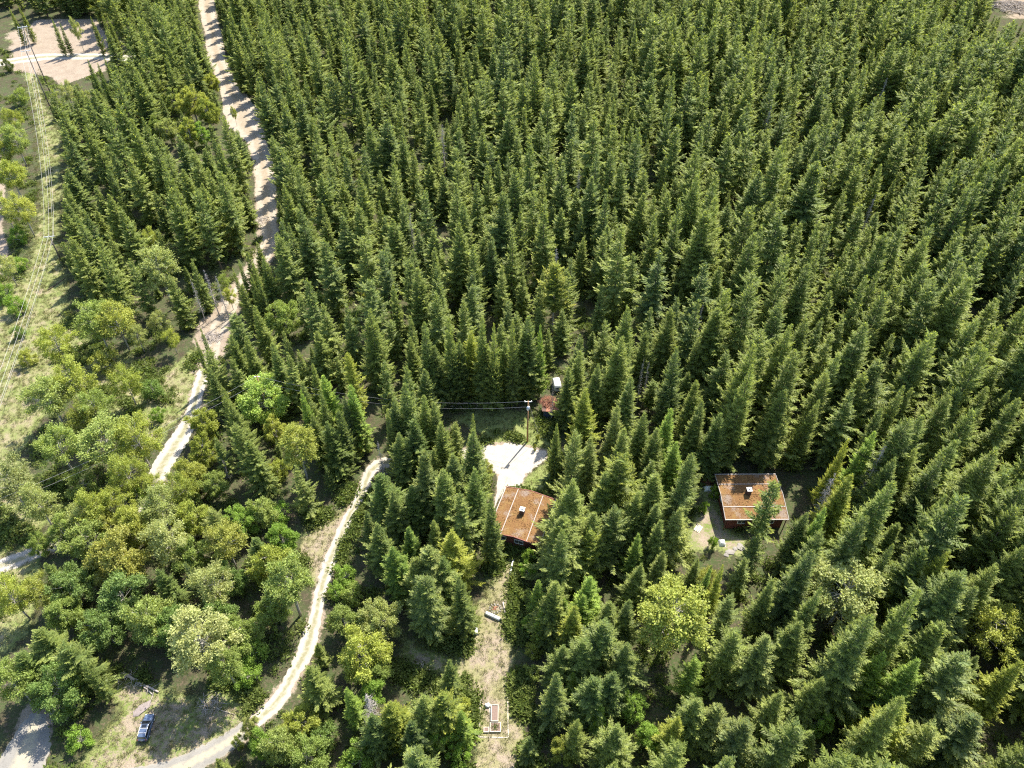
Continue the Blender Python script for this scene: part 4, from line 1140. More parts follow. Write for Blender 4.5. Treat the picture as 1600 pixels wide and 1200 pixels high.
def cabin(name, label, centre, rz, W, L, eave, rise, fascia, wallmat, ridge_z, chim, seed, front):
    """ridge along local y, eaves at x = +-W/2"""
    root = empty(name, (centre[0], centre[1], 0.0), rz)
    tag(root, label, 'cabin')
    th = math.atan2(rise, W / 2)
    zr = lambda x: eave + rise * (1 - abs(x) / (W / 2))
    rg = random.Random(seed)
    for sx in (-1, 1):
        for a, b in ((0.02, 0.5), (0.5, 1.0)):
            x0, x1 = sx * a * W / 2, sx * b * W / 2
            n = 14; m = 4
            vs, fs = [], []
            for j in range(m + 1):
                for i in range(n + 1):
                    x = x0 + (x1 - x0) * j / m; y = -L / 2 + L * i / n
                    vs.append((x, y + (rg.uniform(-.06, .06) if i in (0, n) else 0), zr(x) - 0.05 * math.sin(math.pi * i / n) + rg.uniform(-0.012, 0.012)))
            k0 = len(vs)
            vs += [(x, y, z - 0.09) for x, y, z in vs]
            for j in range(m):
                for i in range(n):
                    q = (j * (n + 1) + i, j * (n + 1) + i + 1, (j + 1) * (n + 1) + i + 1, (j + 1) * (n + 1) + i)
                    fs.append(q); fs.append(tuple(k0 + p for p in q[::-1]))
            rim = [i for i in range(n)] + [j * (n + 1) + n for j in range(m)] + [m * (n + 1) + i for i in range(n, 0, -1)] + [j * (n + 1) for j in range(m, 0, -1)]
            for q in range(len(rim)):
                p0, p1 = rim[q], rim[(q + 1) % len(rim)]
                fs.append((p0, p1, k0 + p1, k0 + p0))
            mb = MB().add(vs, fs)
            o = mb.build('roof_panel', M['roof'], root)
            bm = bmesh.new(); bm.from_mesh(o.data); bmesh.ops.recalc_face_normals(bm, faces=bm.faces); bm.to_mesh(o.data); bm.free()
        x = sx * W / 4
        MB().bar((x, -L / 2 + 0.05, zr(x) + 0.02), (x, L / 2 - 0.05, zr(x) + 0.02), 0.13, 0.07).build('roof_seam', M['trim'], root)
        x = sx * W / 2
        MB().bar((x + sx * 0.03, -L / 2, eave - 0.02), (x + sx * 0.03, L / 2, eave - 0.02), 0.16, 0.2).build('eave_trim', M['trim'], root)
        for sy in (-1, 1):
            MB().bar((sx * 0.03, sy * (L / 2 + 0.06), eave + rise - 0.05), (sx * (W / 2 + 0.10), sy * (L / 2 + 0.06), eave - 0.05), 0.08, 0.24).build('barge_board', fascia, root)
    MB().bar((0, -L / 2, eave + rise + 0.0), (0, L / 2, eave + rise + 0.0), 0.22, 0.05).build('ridge_cap', M['roof'], root)
    ms = MB(); nr = np.random.default_rng(seed)
    for _ in range(700):      # cushions of moss and litter
        x, y = nr.uniform(-W / 2 + .1, W / 2 - .1), nr.uniform(-L / 2 + .1, L / 2 - .1)
        if math.sin(x * 1.3 + seed) * math.cos(y * 0.9) < -0.35: continue
        r = nr.uniform(0.06, 0.20); z = zr(x) + 0.0
        vs = [(x + r * math.cos(a) * nr.uniform(.7, 1.2), y + r * math.sin(a) * nr.uniform(.7, 1.2), z - 0.03) for a in np.arange(5) * 1.2566] + [(x, y, z + r * 0.42)]
        ms.add(vs, [(i, (i + 1) % 5, 5) for i in range(5)])
    tag(ms.build('moss', M['roof'], root), kind='stuff')
    # walls
    ww, ll, t = W - 1.2, L - 1.3, 0.16
    for sx in (-1, 1):
        mb = MB()
        zt = zr(ww / 2) - 0.14
        mb.box((sx * ww / 2, 0, zt / 2 - 0.4), (t, ll, zt + 0.8))
        for k in range(int(ll / 0.6)):
            mb.box((sx * (ww / 2 + t / 2 + 0.015), -ll / 2 + 0.3 + k * 0.6, zt / 2 - 0.4), (0.03, 0.05, zt + 0.78))
        mb.build('side_wall', wallmat, root)
    for sy in (-1, 1):
        mb = MB()
        y0, y1 = sy * ll / 2 - t / 2, sy * ll / 2 + t / 2
        g = [(-ww / 2 + t / 2 + .003, -0.8), (ww / 2 - t / 2 - .003, -0.8), (ww / 2 - t / 2 - .003, zr(ww / 2) - 0.14), (0, zr(0) - 0.14), (-ww / 2 + t / 2 + .003, zr(ww / 2) - 0.14)]
        n = 5
        mb.add([(p, y0, q) for p, q in g] + [(p, y1, q) for p, q in g], [tuple(range(n))[::-1], tuple(range(n, 2 * n))] + [(k, (k + 1) % n, n + (k + 1) % n, n + k) for k in range(n)])
        for k in range(int(ww / 0.6)):
            x = -ww / 2 + 0.3 + k * 0.6
            mb.box((x, sy * (ll / 2 + t / 2 + 0.015), (zr(x) - 0.2) / 2 - 0.3), (0.05, 0.03, zr(x) - 0.2 + 0.6))
        mb.build('gable_wall', wallmat, root)
    if front == '-y':
        yf = -ll / 2 - t / 2 - 0.05
        window(root, (-ww * 0.28, yf, 1.75), 1.7, 1.1, '-y'); window(root, (ww * 0.10, yf, 1.75), 1.7, 1.1, '-y')
        d = MB().box((0, 0, 0), (0.95, 0.08, 2.05)).build('door', M['wallred'], root, loc=(ww * 0.36, yf, 1.05))
        MB().box((-0.35, -0.06, 0), (0.05, 0.06, 0.16)).build('handle', M['metal'], d)
        dk = MB()
        for k in range(11): dk.box((-ww / 2 + 0.35 + k * (ww - 0.7) / 10, yf - 0.95, 0.12), ((ww - 0.7) / 10 - 0.03, 1.7, 0.08))
        tag(dk.build('porch_deck', M['wallbrown'], root), kind='stuff')
        for k in range(3): MB().bar((-ww / 2 + 0.2 + k * (ww - 0.4) / 2, -L / 2 + 0.2, -0.6), (-ww / 2 + 0.2 + k * (ww - 0.4) / 2, -L / 2 + 0.2, zr(-ww / 2 + 0.2 + k * (ww - 0.4) / 2) - 0.16), 0.13).build('porch_post', M['wallbrown'], root)
        window(root, (-ww / 2 - t / 2 - 0.05, 0.8, 1.7), 1.4, 1.0, '-x'); window(root, (ww / 2 + t / 2 + 0.05, -1.2, 1.7), 1.4, 1.0, '+x')
    else:                      # the long side with the eave looks at the camera
        xf = -ww / 2 - t / 2 - 0.05
        window(root, (xf, ll * 0.24, 1.6), 1.6, 1.1, '-x'); window(root, (xf, -ll * 0.26, 1.6), 1.6, 1.1, '-x')
        d = MB().box((0, 0, 0), (0.08, 0.95, 2.05)).build('door', M['wallbrown'], root, loc=(xf, 0, 1.05))
        MB().box((-0.06, 0.35, 0), (0.06, 0.05, 0.16)).build('handle', M['metal'], d)
        for k in range(4):
            y = -L / 2 + 0.25 + k * (L - 0.5) / 3
            MB().bar((-W / 2 + 0.2, y, -0.6), (-W / 2 + 0.2, y, eave - 0.12), 0.13).build('porch_post', M['wallbrown'], root)
        window(root, (0.6, ll / 2 + t / 2 + 0.05, 1.7), 1.4, 1.0, '+y')
    # chimney
    cx, cy = chim
    zc = zr(cx)
    st = MB().box((0, 0, 0), (0.85, 0.85, 1.7)).build('chimney', M['brick'], root, loc=(cx, cy, zc + 0.25), bevel=0.02)
    MB().prism([(-.48, -.46), (.48, -.47), (.46, .48), (-.47, .46)], 0.86, 1.0).build('chimney_cap', M['white'], st)
    MB().tube([(0.05, 0, 1.0), (0.05, 0, 1.28)], 0.17, 10).build('flue_pipe', M['metal'], st)
    return root

Z_A = 3.1
cA, exA, eyA = frame_of((791, 762), (868, 780), (762, 830), Z_A)
eyA = (Vector(at(762, 830, Z_A)) - Vector(at(791, 762, Z_A)) + Vector(at(843, 854, Z_A)) - Vector(at(868, 780, Z_A))) / 2
exA = (Vector(at(868, 780, Z_A)) - Vector(at(791, 762, Z_A)) + Vector(at(843, 854, Z_A)) - Vector(at(762, 830, Z_A))) / 2
cA = sum((Vector(at(u, v, Z_A)) for u, v in ((791, 762), (868, 780), (843, 854), (762, 830))), Vector()) / 4
rzA = math.atan2(-eyA.y, -eyA.x) - math.pi / 2
def to_local(p, c, rz):
    d = Vector(p) - c
    return (d.x * math.cos(rz) + d.y * math.sin(rz), -d.x * math.sin(rz) + d.y * math.cos(rz))
chA = to_local(at(816, 796, 4.9), cA, rzA)
print('cabin A', cA, rzA, exA.length, eyA.length, chA)
cabin('gabled_cabin', 'mossy orange roofed cabin beside the white gravel yard', cA, rzA, exA.length, eyA.length, Z_A, 0.75, M['trimred'], M['wallred'], 0, chA, 3, '-y')
Z_B = 3.0
cB, exB, eyB = frame_of((1116.5, 741.5), (1210, 741), (1135, 812), Z_B)
eyB = Vector(at(1135, 812, Z_B)) - Vector(at(1116.5, 741.5, Z_B))
rzB = math.atan2(exB.y, exB.x) - math.pi / 2      # local y runs along the ridge, to the right of the picture
chB = to_local(at(1171, 765, 4.8), cB, rzB)
print('cabin B', cB, rzB, exB.length, eyB.length, chB)
# local -x must look at the far side, so turn half round: -x towards the camera
cabin('mossy_cabin', 'far mossy roofed cabin alone among conifers at the right', cB, rzB + math.pi, abs(eyB.y), exB.length, Z_B, 0.7, M['trim'], M['wallred'], 0, (-chB[0], -chB[1]), 8, '-x')

# ------------------------------------------------------------------ poles and wires
def height_to(x, y, vtop):
    lo, hi = 0.5, 60.0
    for _ in range(40):
        m = (lo + hi) / 2
        if px(x, y, m)[1] > vtop: lo = m
        else: hi = m
    return lo
def sag(a, b, s_, n=22):
    a, b = Vector(a), Vector(b)
    return [a.lerp(b, t) - Vector((0, 0, 4 * s_ * t * (1 - t))) for t in (i / n for i in range(n + 1))]
def line_pole(x, y, h, label, mat, dirv, arm=2.9, r=0.19):
    z0 = float(hz(x, y))
    t = empty('power_pole', (x, y, z0), math.atan2(dirv[1], dirv[0]))
    tag(t, label, 'power pole', 'power poles')
    MB().tube([(0, 0, -0.5), (0, 0, h)], [r, r * 0.65], 9).build('shaft', mat, t, smooth=True)
    a = MB().box((0.14, 0, h - 0.35), (0.14, arm, 0.16)).build('crossarm', M['metal'], t)
    for s_ in (-1, 0, 1):
        MB().tube([(0.14, s_ * (arm / 2 - 0.12), h - 0.27), (0.14, s_ * (arm / 2 - 0.12), h - 0.02)], 0.08, 8).build('insulator', M['white'], a)
    for s_ in (-1, 1): MB().bar((0.14, s_ * arm * 0.3, h - 0.4), (0.12, s_ * 0.1, h - 1.2), 0.05).build('brace', M['metal'], t)
    c, s__ = math.cos(t.rotation_euler[2]), math.sin(t.rotation_euler[2])
    w = [Vector((x + c * 0.14 - s__ * k * (arm / 2 - 0.12), y + s__ * 0.14 + c * k * (arm / 2 - 0.12), z0 + h)) for k in (-1, 0, 1)]
    w.append(Vector((x, y, z0 + h - 2.2)))
    return w
pb = at(85, 183); hB = height_to(pb[0], pb[1], 76)
hB = min(hB, 24)
ptop = at(33, 37, hB); p3b = at(95, 406); h3 = height_to(p3b[0], p3b[1], 371)
p4 = at(-80, 1000)
print('poles', hB, h3, px(pb[0], pb[1], hB), px(p3b[0], p3b[1], h3))
down = Vector((p3b[0] - pb[0], p3b[1] - pb[1]))
wA = line_pole(ptop[0], ptop[1], hB, 'farthest tall power pole at the upper left corner', M['poledark'], down)
wB = line_pole(pb[0], pb[1], hB, 'tall power pole by the pale road at the upper left', M['poledark'], down)
w3 = line_pole(p3b[0], p3b[1], h3, 'power pole halfway down the left clearing beside dark conifers', M['poledark'], Vector((p4[0] - p3b[0], p4[1] - p3b[1])), 2.5)
w4 = line_pole(p4[0], p4[1], 12, 'power pole below the left meadow', M['poledark'], Vector((p4[0] - p3b[0], p4[1] - p3b[1])), 2.5)
wn = ['left wire', 'middle wire', 'right wire', 'lower wire']
for k in range(4):
    for a, b, s_, wh in ((wA, wB, 0.6, 'between the two tall upper poles'), (wB, w3, 5.0, 'between tall pole and middle pole'), (w3, w4, 2.2, 'over the left meadow below the middle pole')):
        kk = k if k == 3 else 2 - k
        o = MB().tube(sag(a[kk], b[kk], s_), 0.024, 4).build('power_line', M['wire'])
        tag(o, 'pale %s of the power line %s' % (wn[k], wh), 'power line', 'power line wires')

yb = at(824, 690); hY = height_to(yb[0], yb[1], 625)
t = tag(empty('utility_pole', yb), 'brown utility pole with transformer beside the gravel yard', 'utility pole')
MB().tube([(0, 0, -0.5), (0, 0, hY)], [0.19, 0.13], 10).build('shaft', M['pole'], t, smooth=True)
MB().tube([(0.0, -0.42, hY - 2.1), (0.0, -0.42, hY - 2.0), (0.0, -0.42, hY - 1.2), (0.0, -0.42, hY - 1.1)], [0.2, 0.3, 0.3, 0.16], 12).build('transformer', M['metal'], t, smooth=True)
MB().bar((-0.75, 0, hY - 0.15), (0.75, 0, hY - 0.15), 0.12).build('crossarm', M['metal'], t)
for s_ in (-1, 1): MB().tube([(0.65 * s_, 0, hY - 0.1), (0.65 * s_, 0, hY + 0.15)], 0.07, 8).build('insulator', M['white'], t)
MB().tube([(0.1, 0, hY - 0.4), (2.6, 0.6, 0.0)], 0.025, 4).build('guy_wire', M['wire'], t)
W_ = at(402, 590, 11.0); W0 = float(hz(W_[0], W_[1]))
E_ = at(-70, 880); 
t = tag(empty('utility_pole', (W_[0], W_[1], W0)), 'utility pole hidden in the trees by the dome-shaped tree', 'utility pole')
MB().tube([(0, 0, -0.5), (0, 0, 11)], [0.19, 0.13], 10).build('shaft', M['pole'], t, smooth=True)
MB().bar((-0.6, 0, 10.8), (0.6, 0, 10.8), 0.11).build('crossarm', M['metal'], t)
t = tag(empty('utility_pole', (E_[0], E_[1], float(hz(E_[0], E_[1])))), 'utility pole beyond the left edge of the meadow', 'utility pole')
MB().tube([(0, 0, -0.5), (0, 0, 11)], [0.19, 0.13], 10).build('shaft', M['pole'], t, smooth=True)
MB().bar((-0.6, 0, 10.8), (0.6, 0, 10.8), 0.11).build('crossarm', M['metal'], t)
for dz_, nm in ((0.0, 'upper'), (-1.6, 'lower')):
    for a, b, s_, wh in (((yb[0], yb[1], hY + yb[2] + dz_), (W_[0], W_[1], W0 + 11 + dz_), 3.2, 'behind the gravel yard'), ((W_[0], W_[1], W0 + 11 + dz_), (E_[0], E_[1], E_[2] + 11 + dz_), 2.0, 'crossing the dirt road at the left')):
        tag(MB().tube(sag(a, b, s_), 0.018, 4).build('service_wire', M['wire']), 'thin %s wire of the service line %s' % (nm, wh), 'wire', 'service wires')

# ------------------------------------------------------------------ the parked car
def loft(sections, close=True):
    n = len(sections[0]); mb = MB()
    vs = [p for s_ in sections for p in s_]
    fs = []
    for i in range(len(sections) - 1):
        for k in range(n): fs.append((i * n + k, i * n + (k + 1) % n, (i + 1) * n + (k + 1) % n, (i + 1) * n + k))
    fs.append(tuple(range(n))[::-1]); fs.append(tuple((len(sections) - 1) * n + k for k in range(n)))
    return mb.add(vs, fs)
def sec(y, w, z0, z1, r=0.12, tw=None):
    tw = w if tw is None else tw
    return [(-w + r, y, z0), (w - r, y, z0), (w, y, z0 + r), (w, y, (z0 + z1) / 2), (tw, y, z1 - r), (tw - r * 1.3, y, z1), (-tw + r * 1.3, y, z1), (-tw, y, z1 - r), (-w, y, (z0 + z1) / 2), (-w, y, z0 + r)]
cpos = at(230, 1139)
car = tag(empty('parked_car', cpos, R(1.5), (0.88, 0.88, 0.88)), 'silver blue estate car parked on dry grass in the lower left clearing', 'car')
loft([sec(-2.36, 0.70, 0.40, 0.80, .1, .66), sec(-2.28, 0.84, 0.30, 0.98, .12, .80), sec(-1.6, 0.91, 0.24, 1.02, .12, .86), sec(0, 0.92, 0.22, 1.02, .12, .87), sec(0.95, 0.92, 0.22, 1.02, .12, .86), sec(1.5, 0.90, 0.24, 0.97, .12, .82), sec(2.1, 0.85, 0.28, 0.87, .12, .75), sec(2.36, 0.68, 0.36, 0.70, .1, .6)]).build('body', M['carpaint'], car, smooth=False, bevel=0.03)
gs = lambda y, w, z1, tw: [(-w, y, 1.0), (w, y, 1.0), (tw, y, z1), (-tw, y, z1)]
loft([[(-.80, -2.16, 1.0), (.80, -2.16, 1.0), (.62, -1.86, 1.42), (-.62, -1.86, 1.42)], [(-.83, 1.08, 1.0), (.83, 1.08, 1.0), (.64, 0.25, 1.44), (-.64, 0.25, 1.44)]]).build('window_glass', M['carglass'], car)
loft([[(-.64, -1.96, 1.40), (.64, -1.96, 1.40), (.58, -1.90, 1.46), (-.58, -1.90, 1.46)], [(-.68, -1.0, 1.42), (.68, -1.0, 1.42), (.60, -1.0, 1.52), (-.60, -1.0, 1.52)], [(-.68, -0.2, 1.42), (.68, -0.2, 1.42), (.60, -0.2, 1.52), (-.60, -0.2, 1.52)], [(-.65, 0.32, 1.41), (.65, 0.32, 1.41), (.58, 0.28, 1.47), (-.58, 0.28, 1.47)]]).build('roof', M['carpaint'], car, bevel=0.015)
MB().box((0, -0.12, 1.527), (0.86, 0.62, 0.014)).build('sunroof', M['carglass'], car)
for s_ in (-1, 1):
    MB().tube([(s_ * .64, -1.75, 1.50), (s_ * .66, -1.0, 1.58), (s_ * .66, -0.3, 1.58), (s_ * .63, 0.2, 1.50)], 0.028, 6).build('roof_rail', M['metal'], car)
    for y in (-1.05, -0.2): MB().bar((s_ * .86, y, 1.0), (s_ * .66, y, 1.43), 0.06, 0.02).build('window_pillar', M['carpaint'], car)
    MB().bar((s_ * .83, 1.08, 1.0), (s_ * .655, 0.28, 1.43), 0.07, 0.03).build('window_pillar', M['carpaint'], car)
    MB().bar((s_ * .81, -2.14, 1.0), (s_ * .635, -1.88, 1.43), 0.09, 0.03).build('window_pillar', M['carpaint'], car)
    MB().box((s_ * 0.98, 0.72, 1.02), (0.20, 0.12, 0.13)).build('wing_mirror', M['carpaint'], car, bevel=0.03)
    MB().box((s_ * 0.60, 2.20, 0.72), (0.28, 0.22, 0.14)).build('headlight', M['clearlens'], car, bevel=0.03)
    MB().box((s_ * 0.70, -2.24, 0.88), (0.20, 0.18, 0.26)).build('tail_light', M['redlens'], car, bevel=0.03)
    for y in (-1.38, 1.45):
        w = MB().tube([(s_ * 0.93, y, 0.33), (s_ * 0.72, y, 0.33)], 0.33, 18).build('wheel', M['rubber'], car)
        MB().tube([(s_ * 0.945, y, 0.33), (s_ * 0.925, y, 0.33)], 0.2, 12).build('rim', M['metal'], w)
for y in (-1.3, -0.5): MB().bar((-0.66, y, 1.58), (0.66, y, 1.58), 0.06, 0.03).build('roof_bar', M['metal'], car)
MB().box((0, -2.36, 0.52), (1.3, 0.10, 0.2)).build('rear_bumper', M['black'], car, bevel=0.03)
MB().box((0, 2.37, 0.50), (1.15, 0.08, 0.2)).build('grille', M['black'], car, bevel=0.02)
MB().box((0, -2.345, 0.80), (0.5, 0.03, 0.12)).build('number_plate', M['white'], car)

# ------------------------------------------------------------------ shed, camper, heaps
sb = at(862, 654)
shed = tag(empty('blue_shed', (sb[0], sb[1] + 1.2, sb[2]), R(-4)), 'small dark blue open shed under trees beside the utility pole', 'shed')
MB().box((0, 1.2, 1.15), (3.4, 0.1, 2.5)).build('back_wall', M['blueshed'], shed)
for s_ in (-1, 1): MB().box((s_ * 1.65, 0.0, 1.1), (0.1, 2.3, 2.4)).build('side_wall', M['blueshed'], shed)
MB().box((-0.7, -1.15, 1.05), (1.75, 0.1, 2.3)).build('front_wall', M['blueshed'], shed)
for x in (-1.6, 0.25, 0.95, 1.6): MB().bar((x, -1.24, -0.3), (x, -1.24, 2.25), 0.09).build('post', M['stone'], shed)
for k in range(5): MB().box((-1.6 + k * 0.8, 0, 2.42 + 0.004 * (k % 2)), (0.79, 3.0, 0.05)).build('roof_sheet', M['rustbrush'] if k % 2 else M['brick'], shed)
cp_ = at(867, 597, 2.0)
camper = tag(empty('camper_trailer', (cp_[0] + 0.5, cp_[1] + 0.6, float(hz(cp_[0], cp_[1]))), R(8), (.72, .72, .85)), 'white camper trailer roof glimpsed between trees above the blue shed', 'camper trailer')
loft([[( -1.0, y, .5), (1.0, y, .5), (1.05, y, 1.2), (1.0, y, zt - .15), (.8, y, zt), (-.8, y, zt), (-1.0, y, zt - .15), (-1.05, y, 1.2)] for y, zt in ((-2.0, 1.9), (-1.7, 2.3), (0, 2.5), (1.6, 2.35), (2.0, 1.9))]).build('body', M['white'], camper)
for s_ in (-1, 1):
    MB().tube([(s_ * 1.05, 0, .32), (s_ * 0.85, 0, .32)], 0.32, 14).build('wheel', M['rubber'], camper)
    MB().box((s_ * 1.05, 0.7, 1.6), (0.04, 0.9, 0.5)).build('window', M['glass'], camper)
MB().box((0, -1.98, 1.4), (1.1, 0.08, 0.45)).build('window', M['glass'], camper)
MB().box((0, 0.2, 2.5), (0.5, 0.5, 0.12)).build('roof_vent', M['metal'], camper)

def stick_heap(name, label, u, v, rx, ry, hgt, n, mat, seed, thick=0.05, cat='brush pile', z=0.0, length=1.6):
    rg = random.Random(seed); c = at(u, v)
    mb = MB()
    for _ in range(n):
        a, q = rg.uniform(0, 6.28), rg.random() ** .6
        x, y = math.cos(a) * q * rx, math.sin(a) * q * ry
        zc = rg.uniform(0, hgt) * (1 - q * 0.8) + thick
        b_, l_ = rg.uniform(0, 6.28), rg.uniform(0.4, 1) * length / 2
        dz = rg.uniform(-0.25, 0.25) * l_
        mb.tube([(x - math.cos(b_) * l_, y - math.sin(b_) * l_, max(.02, zc - dz)), (x, y, zc + .05), (x + math.cos(b_) * l_, y + math.sin(b_) * l_, max(.02, zc + dz))], [thick, thick * .8, thick * .35], 4)
    o = mb.build(name, mat, loc=(c[0], c[1], c[2] + z))
    return tag(o, label, cat)
stick_heap('brush_pile', 'reddish brown brush heaped on the blue shed roof', 857, 641, 1.9, 1.6, 0.8, 190, M['rustbrush'], 1, 0.05, z=2.45)
stick_heap('brush_pile', 'reddish brush pile just left of the far cabin', 1102, 754, 1.2, 0.9, 0.8, 110, M['rustbrush'], 2, 0.05)
stick_heap('brush_pile', 'pale cut branches at the forest edge above the gravel yard', 735, 634, 4.5, 0.9, 0.5, 60, M['log'], 3, 0.06)
stick_heap('brush_pile', 'dead branches tangled on the dirt bank beside the road', 331, 528, 2.6, 2.0, 0.9, 150, M['dead'], 4, 0.05)
stick_heap('slash_pile', 'pale logging slash in the clearing at the upper right corner', 1585, 12, 9, 7, 1.6, 260, M['dead'], 5, 0.13, 'slash pile', length=5)
stick_heap('brush_pile', 'dead branches on the dirt road near its lower bend', 408, 345, 2.0, 2.4, 0.6, 60, M['dead'], 6, 0.06)
stick_heap('brush_pile', 'grey dead branches at the forest edge left of the car', 100, 1112, 2.2, 1.4, 0.8, 80, M['dead'], 7, 0.05)
stick_heap('brush_pile', 'twigs scattered beside the fallen logs above the car', 205, 1062, 2.4, 1.6, 0.4, 50, M['dead'], 8, 0.05)
stick_heap('brush_pile', 'dead twigs on the verge right of the car clearing', 330, 1100, 2.2, 1.8, 0.4, 60, M['dead'], 9, 0.04)
stick_heap('brush_pile', 'small heap of sticks on the tan grass left of shaded lawn', 655, 1046, 1.8, 1.0, 0.4, 40, M['log'], 10, 0.05)

def log_at(name, label, a, b, r0, r1, mat, cat='log', z=0.0, branches=0, seed=0):
    A, B = Vector(at(*a)), Vector(at(*b))
    c = (A + B) / 2
    d = (B - A)
    rg = random.Random(seed)
    o = empty(name, (c.x, c.y, c.z), math.atan2(d.y, d.x)) if branches else None
    L_ = d.length
    mb = MB().tube([(-L_ / 2, 0, r0 + z), (0, rg.uniform(-.1, .1), (r0 + r1) / 2 + z), (L_ / 2, 0, r1 + z)], [r0, (r0 + r1) / 2, r1], 9)
    if not o:
        o = mb.build(name, mat, loc=(c.x, c.y, c.z), rot=(0, 0, math.atan2(d.y, d.x)), smooth=True)
    else:
        mb.build('trunk', mat, o, smooth=True)
        for _ in range(branches):
            x = rg.uniform(-.3, .5) * L_; s_ = rg.choice((-1, 1))
            MB().tube([(x, 0, r0), (x + .5, s_ * .6, r0 + .2), (x + .9, s_ * 1.2, r0 + .25)], [.05, .035, .012], 4).build('branch', mat, o)
    return tag(o, label, cat)
log_at('fallen_log', 'long grey fallen log with branches above the parked car', (192, 1052), (248, 1082), .26, .14, M['dead'], branches=5, seed=1)
log_at('fallen_log', 'short forked log lying just below the long fallen log', (219, 1070), (240, 1087), .16, .08, M['dead'], branches=2, seed=2)
log_at('fallen_log', 'thin brown fallen trunk across the power line clearing', (75, 454), (102, 435), .16, .08, M['bark'], seed=3)
log_at('white_log', 'pale barkless log leading from the gabled cabin down the strip', (804, 871), (797, 897), .20, .17, M['white'], seed=4)
log_at('broken_log', 'grey broken log on the strip right of the white tank', (786, 942), (789, 958), .17, .12, M['dead'], seed=5)
log_at('fallen_log', 'thin log on the grass verge right of the car', (318, 1092), (322, 1118), .09, .05, M['log'], seed=6)
log_at('fallen_log', 'straight thin log lying across the right verge of the car clearing', (334, 1106), (368, 1117), .08, .05, M['log'], seed=7)

# the long white tank on the strip
A, B = Vector(at(759, 959)), Vector(at(781, 969)); d = B - A
tk = tag(empty('white_tank', (A + B) / 2, math.atan2(d.y, d.x)), 'long white tank lying on its side in the grassy strip', 'tank')
L_ = d.length
MB().tube([(-L_ / 2, 0, .33), (-L_ / 2 + .12, 0, .33), (L_ / 2 - .12, 0, .33), (L_ / 2, 0, .33)], [.24, .33, .33, .24], 14).build('shell', M['white'], tk, smooth=True)
MB().tube([(-L_ / 2 - .12, 0, .33), (-L_ / 2 + .002, 0, .33)], .2, 10).build('end_cap', M['black'], tk)
MB().tube([(L_ / 2 - .002, 0, .33), (L_ / 2 + .3, 0.05, .2)], .16, 10).build('end_cap', M['black'], tk)
MB().tube([(0.3, 0, .64), (0.3, 0, .69)], .12, 10).build('hatch', M['black'], tk)
for x in (-.8, .8): MB().box((x, 0, .06), (.14, .6, .12)).build('cradle', M['plank'], tk)
c = at(743, 988)
bn = tag(empty('white_bin', c, R(4)), 'small white box standing at the left edge of the strip', 'box')
MB().box((0, 0, .35), (.62, 1.0, .7)).build('bin_body', M['white'], bn, bevel=0.03)
MB().box((0, 0, .74), (.68, 1.06, .07)).build('lid', M['tarp'], bn, bevel=0.02)
MB().box((0, -.56, .55), (.2, .05, .05)).build('handle', M['black'], bn)
# ring of stones
c = at(774, 951)
fp = tag(empty('fire_ring', c), 'ring of small stones with scraps above the white tank', 'fire ring')
for k in range(11):
    a = k / 11 * 6.283
    link('stone', rock_mesh('stone', M['stone'], k), fp, (math.cos(a) * .95, math.sin(a) * .8, .08), (0, 0, a), (.2, .16, .14))
for k in range(5): MB().tube([(-.6 + .2 * k, -.3, .06), (.5 - .25 * k, .4, .12)], .05, 5).build('charred_stick', M['rustbrush'], fp)
# garden beds
def bed(label, u, v, sx, sy, hh, t=0.1, rz=0.0, mat=None):
    c = at(u, v)
    b = tag(empty('raised_bed', c, rz), label, 'garden bed', 'garden beds at the bottom of the strip')
    MB().box((0, 0, hh / 2 - .1), (sx - 2 * t - .01, sy - 2 * t - .01, hh)).build('soil', mat or M['soil'], b)
    for s_ in (-1, 1):
        MB().box((s_ * (sx / 2 - t / 2), 0, hh / 2), (t, sy, hh)).build('side_board', M['plank'], b)
        MB().box((0, s_ * (sy / 2 - t / 2), hh / 2), (sx - 2 * t - .004, t, hh)).build('end_board', M['plank'], b)
    return b
bed('long narrow raised bed of bare brown soil on the strip', 773, 1116, 1.15, 2.6, .55)
bd = bed('square raised bed with dark plants just below the long bed', 774, 1137, 1.7, 1.5, .35)
tag(link('seedlings', tuft_mesh('seedlings', 31, 160, .32, .2, .5, M['cover'], .4), bd, (0, 0, .26)), kind='stuff')
bed('tiny square wooden bed at the lower left of the other beds', 760, 1141, .85, .8, .3)
c = at(769, 1120)
ed = tag(empty('garden_edging', c, R(0)), 'pale edging boards framing the three raised beds', 'edging')
for a, b in (((-2.1, -3.1), (2.5, -3.2)), ((2.5, -3.1), (2.4, 3.0)), ((-2.0, -3.0), (-1.9, 2.9))):
    MB().bar((a[0], a[1], .05), (b[0], b[1], .05), .12, .12).build('edging_board', M['plank'], ed)
o = link('white_boulder', rock_mesh('white_boulder', M['white'], 55, .12, .8), None, (at(762, 1103)[0], at(762, 1103)[1], at(762, 1103)[2] + .25), scl=(.45, .38, .4))
tag(o, 'rounded white stone at the top left of the garden beds', 'stone')
log_at('white_pole', 'long white pole lying along the left side of the long bed', (765.5, 1107), (766.5, 1128), .07, .07, M['white'], 'pole', seed=9)
c = at(827, 1156)
o = MB().tube([(0, 0, 0), (0, 0, .1), (0, 0, .75), (0, 0, .85)], [.27, .32, .32, .28], 14).build('black_barrel', M['black'], loc=c, smooth=False)
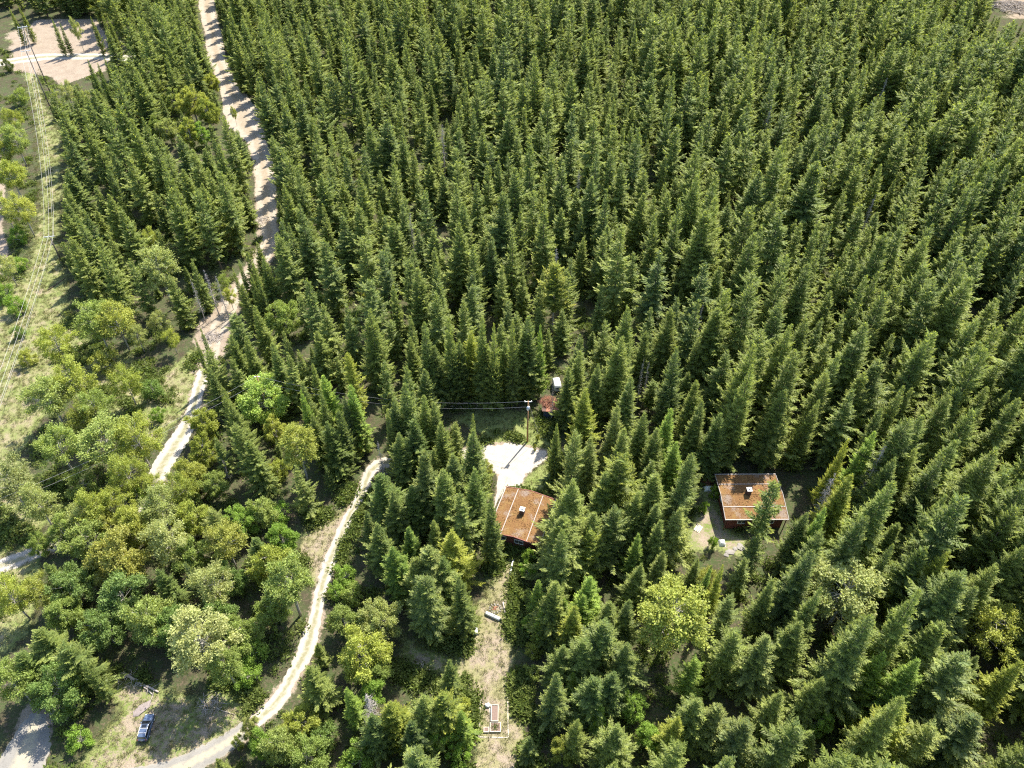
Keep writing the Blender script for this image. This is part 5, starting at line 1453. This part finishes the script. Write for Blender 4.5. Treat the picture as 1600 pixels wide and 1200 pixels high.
tag(o, 'dark barrel in tree shade right of the garden beds', 'barrel')
# by the far cabin
def tarp(label, u, v, sx, sy, hh, seed):
    c = at(u, v); rg = random.Random(seed)
    n = 9; vs = []
    for j in range(n):
        for i in range(n):
            x, y = -1 + 2 * i / (n - 1), -1 + 2 * j / (n - 1)
            e = max(abs(x), abs(y))
            vs.append((x * sx / 2 * (1 + rg.uniform(-.06, .06)), y * sy / 2 * (1 + rg.uniform(-.06, .06)), max(0.0, hh * (1 - e ** 3)) + rg.uniform(-.05, .05) * (1 - e) + 0.02))
    fs = [(j * n + i, j * n + i + 1, (j + 1) * n + i + 1, (j + 1) * n + i) for j in range(n - 1) for i in range(n - 1)]
    return tag(MB().add(vs, fs).build('white_tarp', M['tarp'], loc=c), label, 'tarp')
tarp('white tarp bundle on the ground below left of the far cabin', 1128, 849, 1.2, 1.3, .8, 1)
tarp('white sheeted heap beside brush at the far cabin corner', 1107, 764, 1.8, 1.2, .7, 2)
c = at(1091, 826)
st = tag(empty('plank_stack', c, R(50)), 'small stack of pale planks left of the far cabin', 'planks')
for k in range(6): MB().box((0, -.5 + .2 * k, .06 + .05 * (k % 3)), (1.6, .16, .05), rz=random.Random(k).uniform(-.08, .08)).build('plank', M['plank'], st)
for k, (u, v, s_) in enumerate(((1141, 863, .8), (1148, 858, .55), (1157, 855, .9), (1135, 868, .5))):
    c = at(u, v)
    o = link('flat_stone', rock_mesh('flat_stone', M['stone'], 70 + k), None, (c[0], c[1], c[2] + .08), (0, 0, k), (s_, s_ * .7, .25))
    tag(o, ['pale flat stone, leftmost but one below the far cabin', 'small flat stone in the row below the far cabin', 'largest pale flat stone below the far cabin', 'leftmost flat stone below the far cabin'][k], 'stone', 'flat stones below the far cabin')
c = at(222, 1107)
hp = MB(); rg = random.Random(4)
o = link('ash_heap', rock_mesh('ash_heap', M['pinkrock'], 91, .2, .3), None, (c[0], c[1], c[2] + .05), (0, 0, .8), (1.5, .75, .7))
tag(o, 'pinkish grey rubble heap just behind the parked car', 'rubble heap')
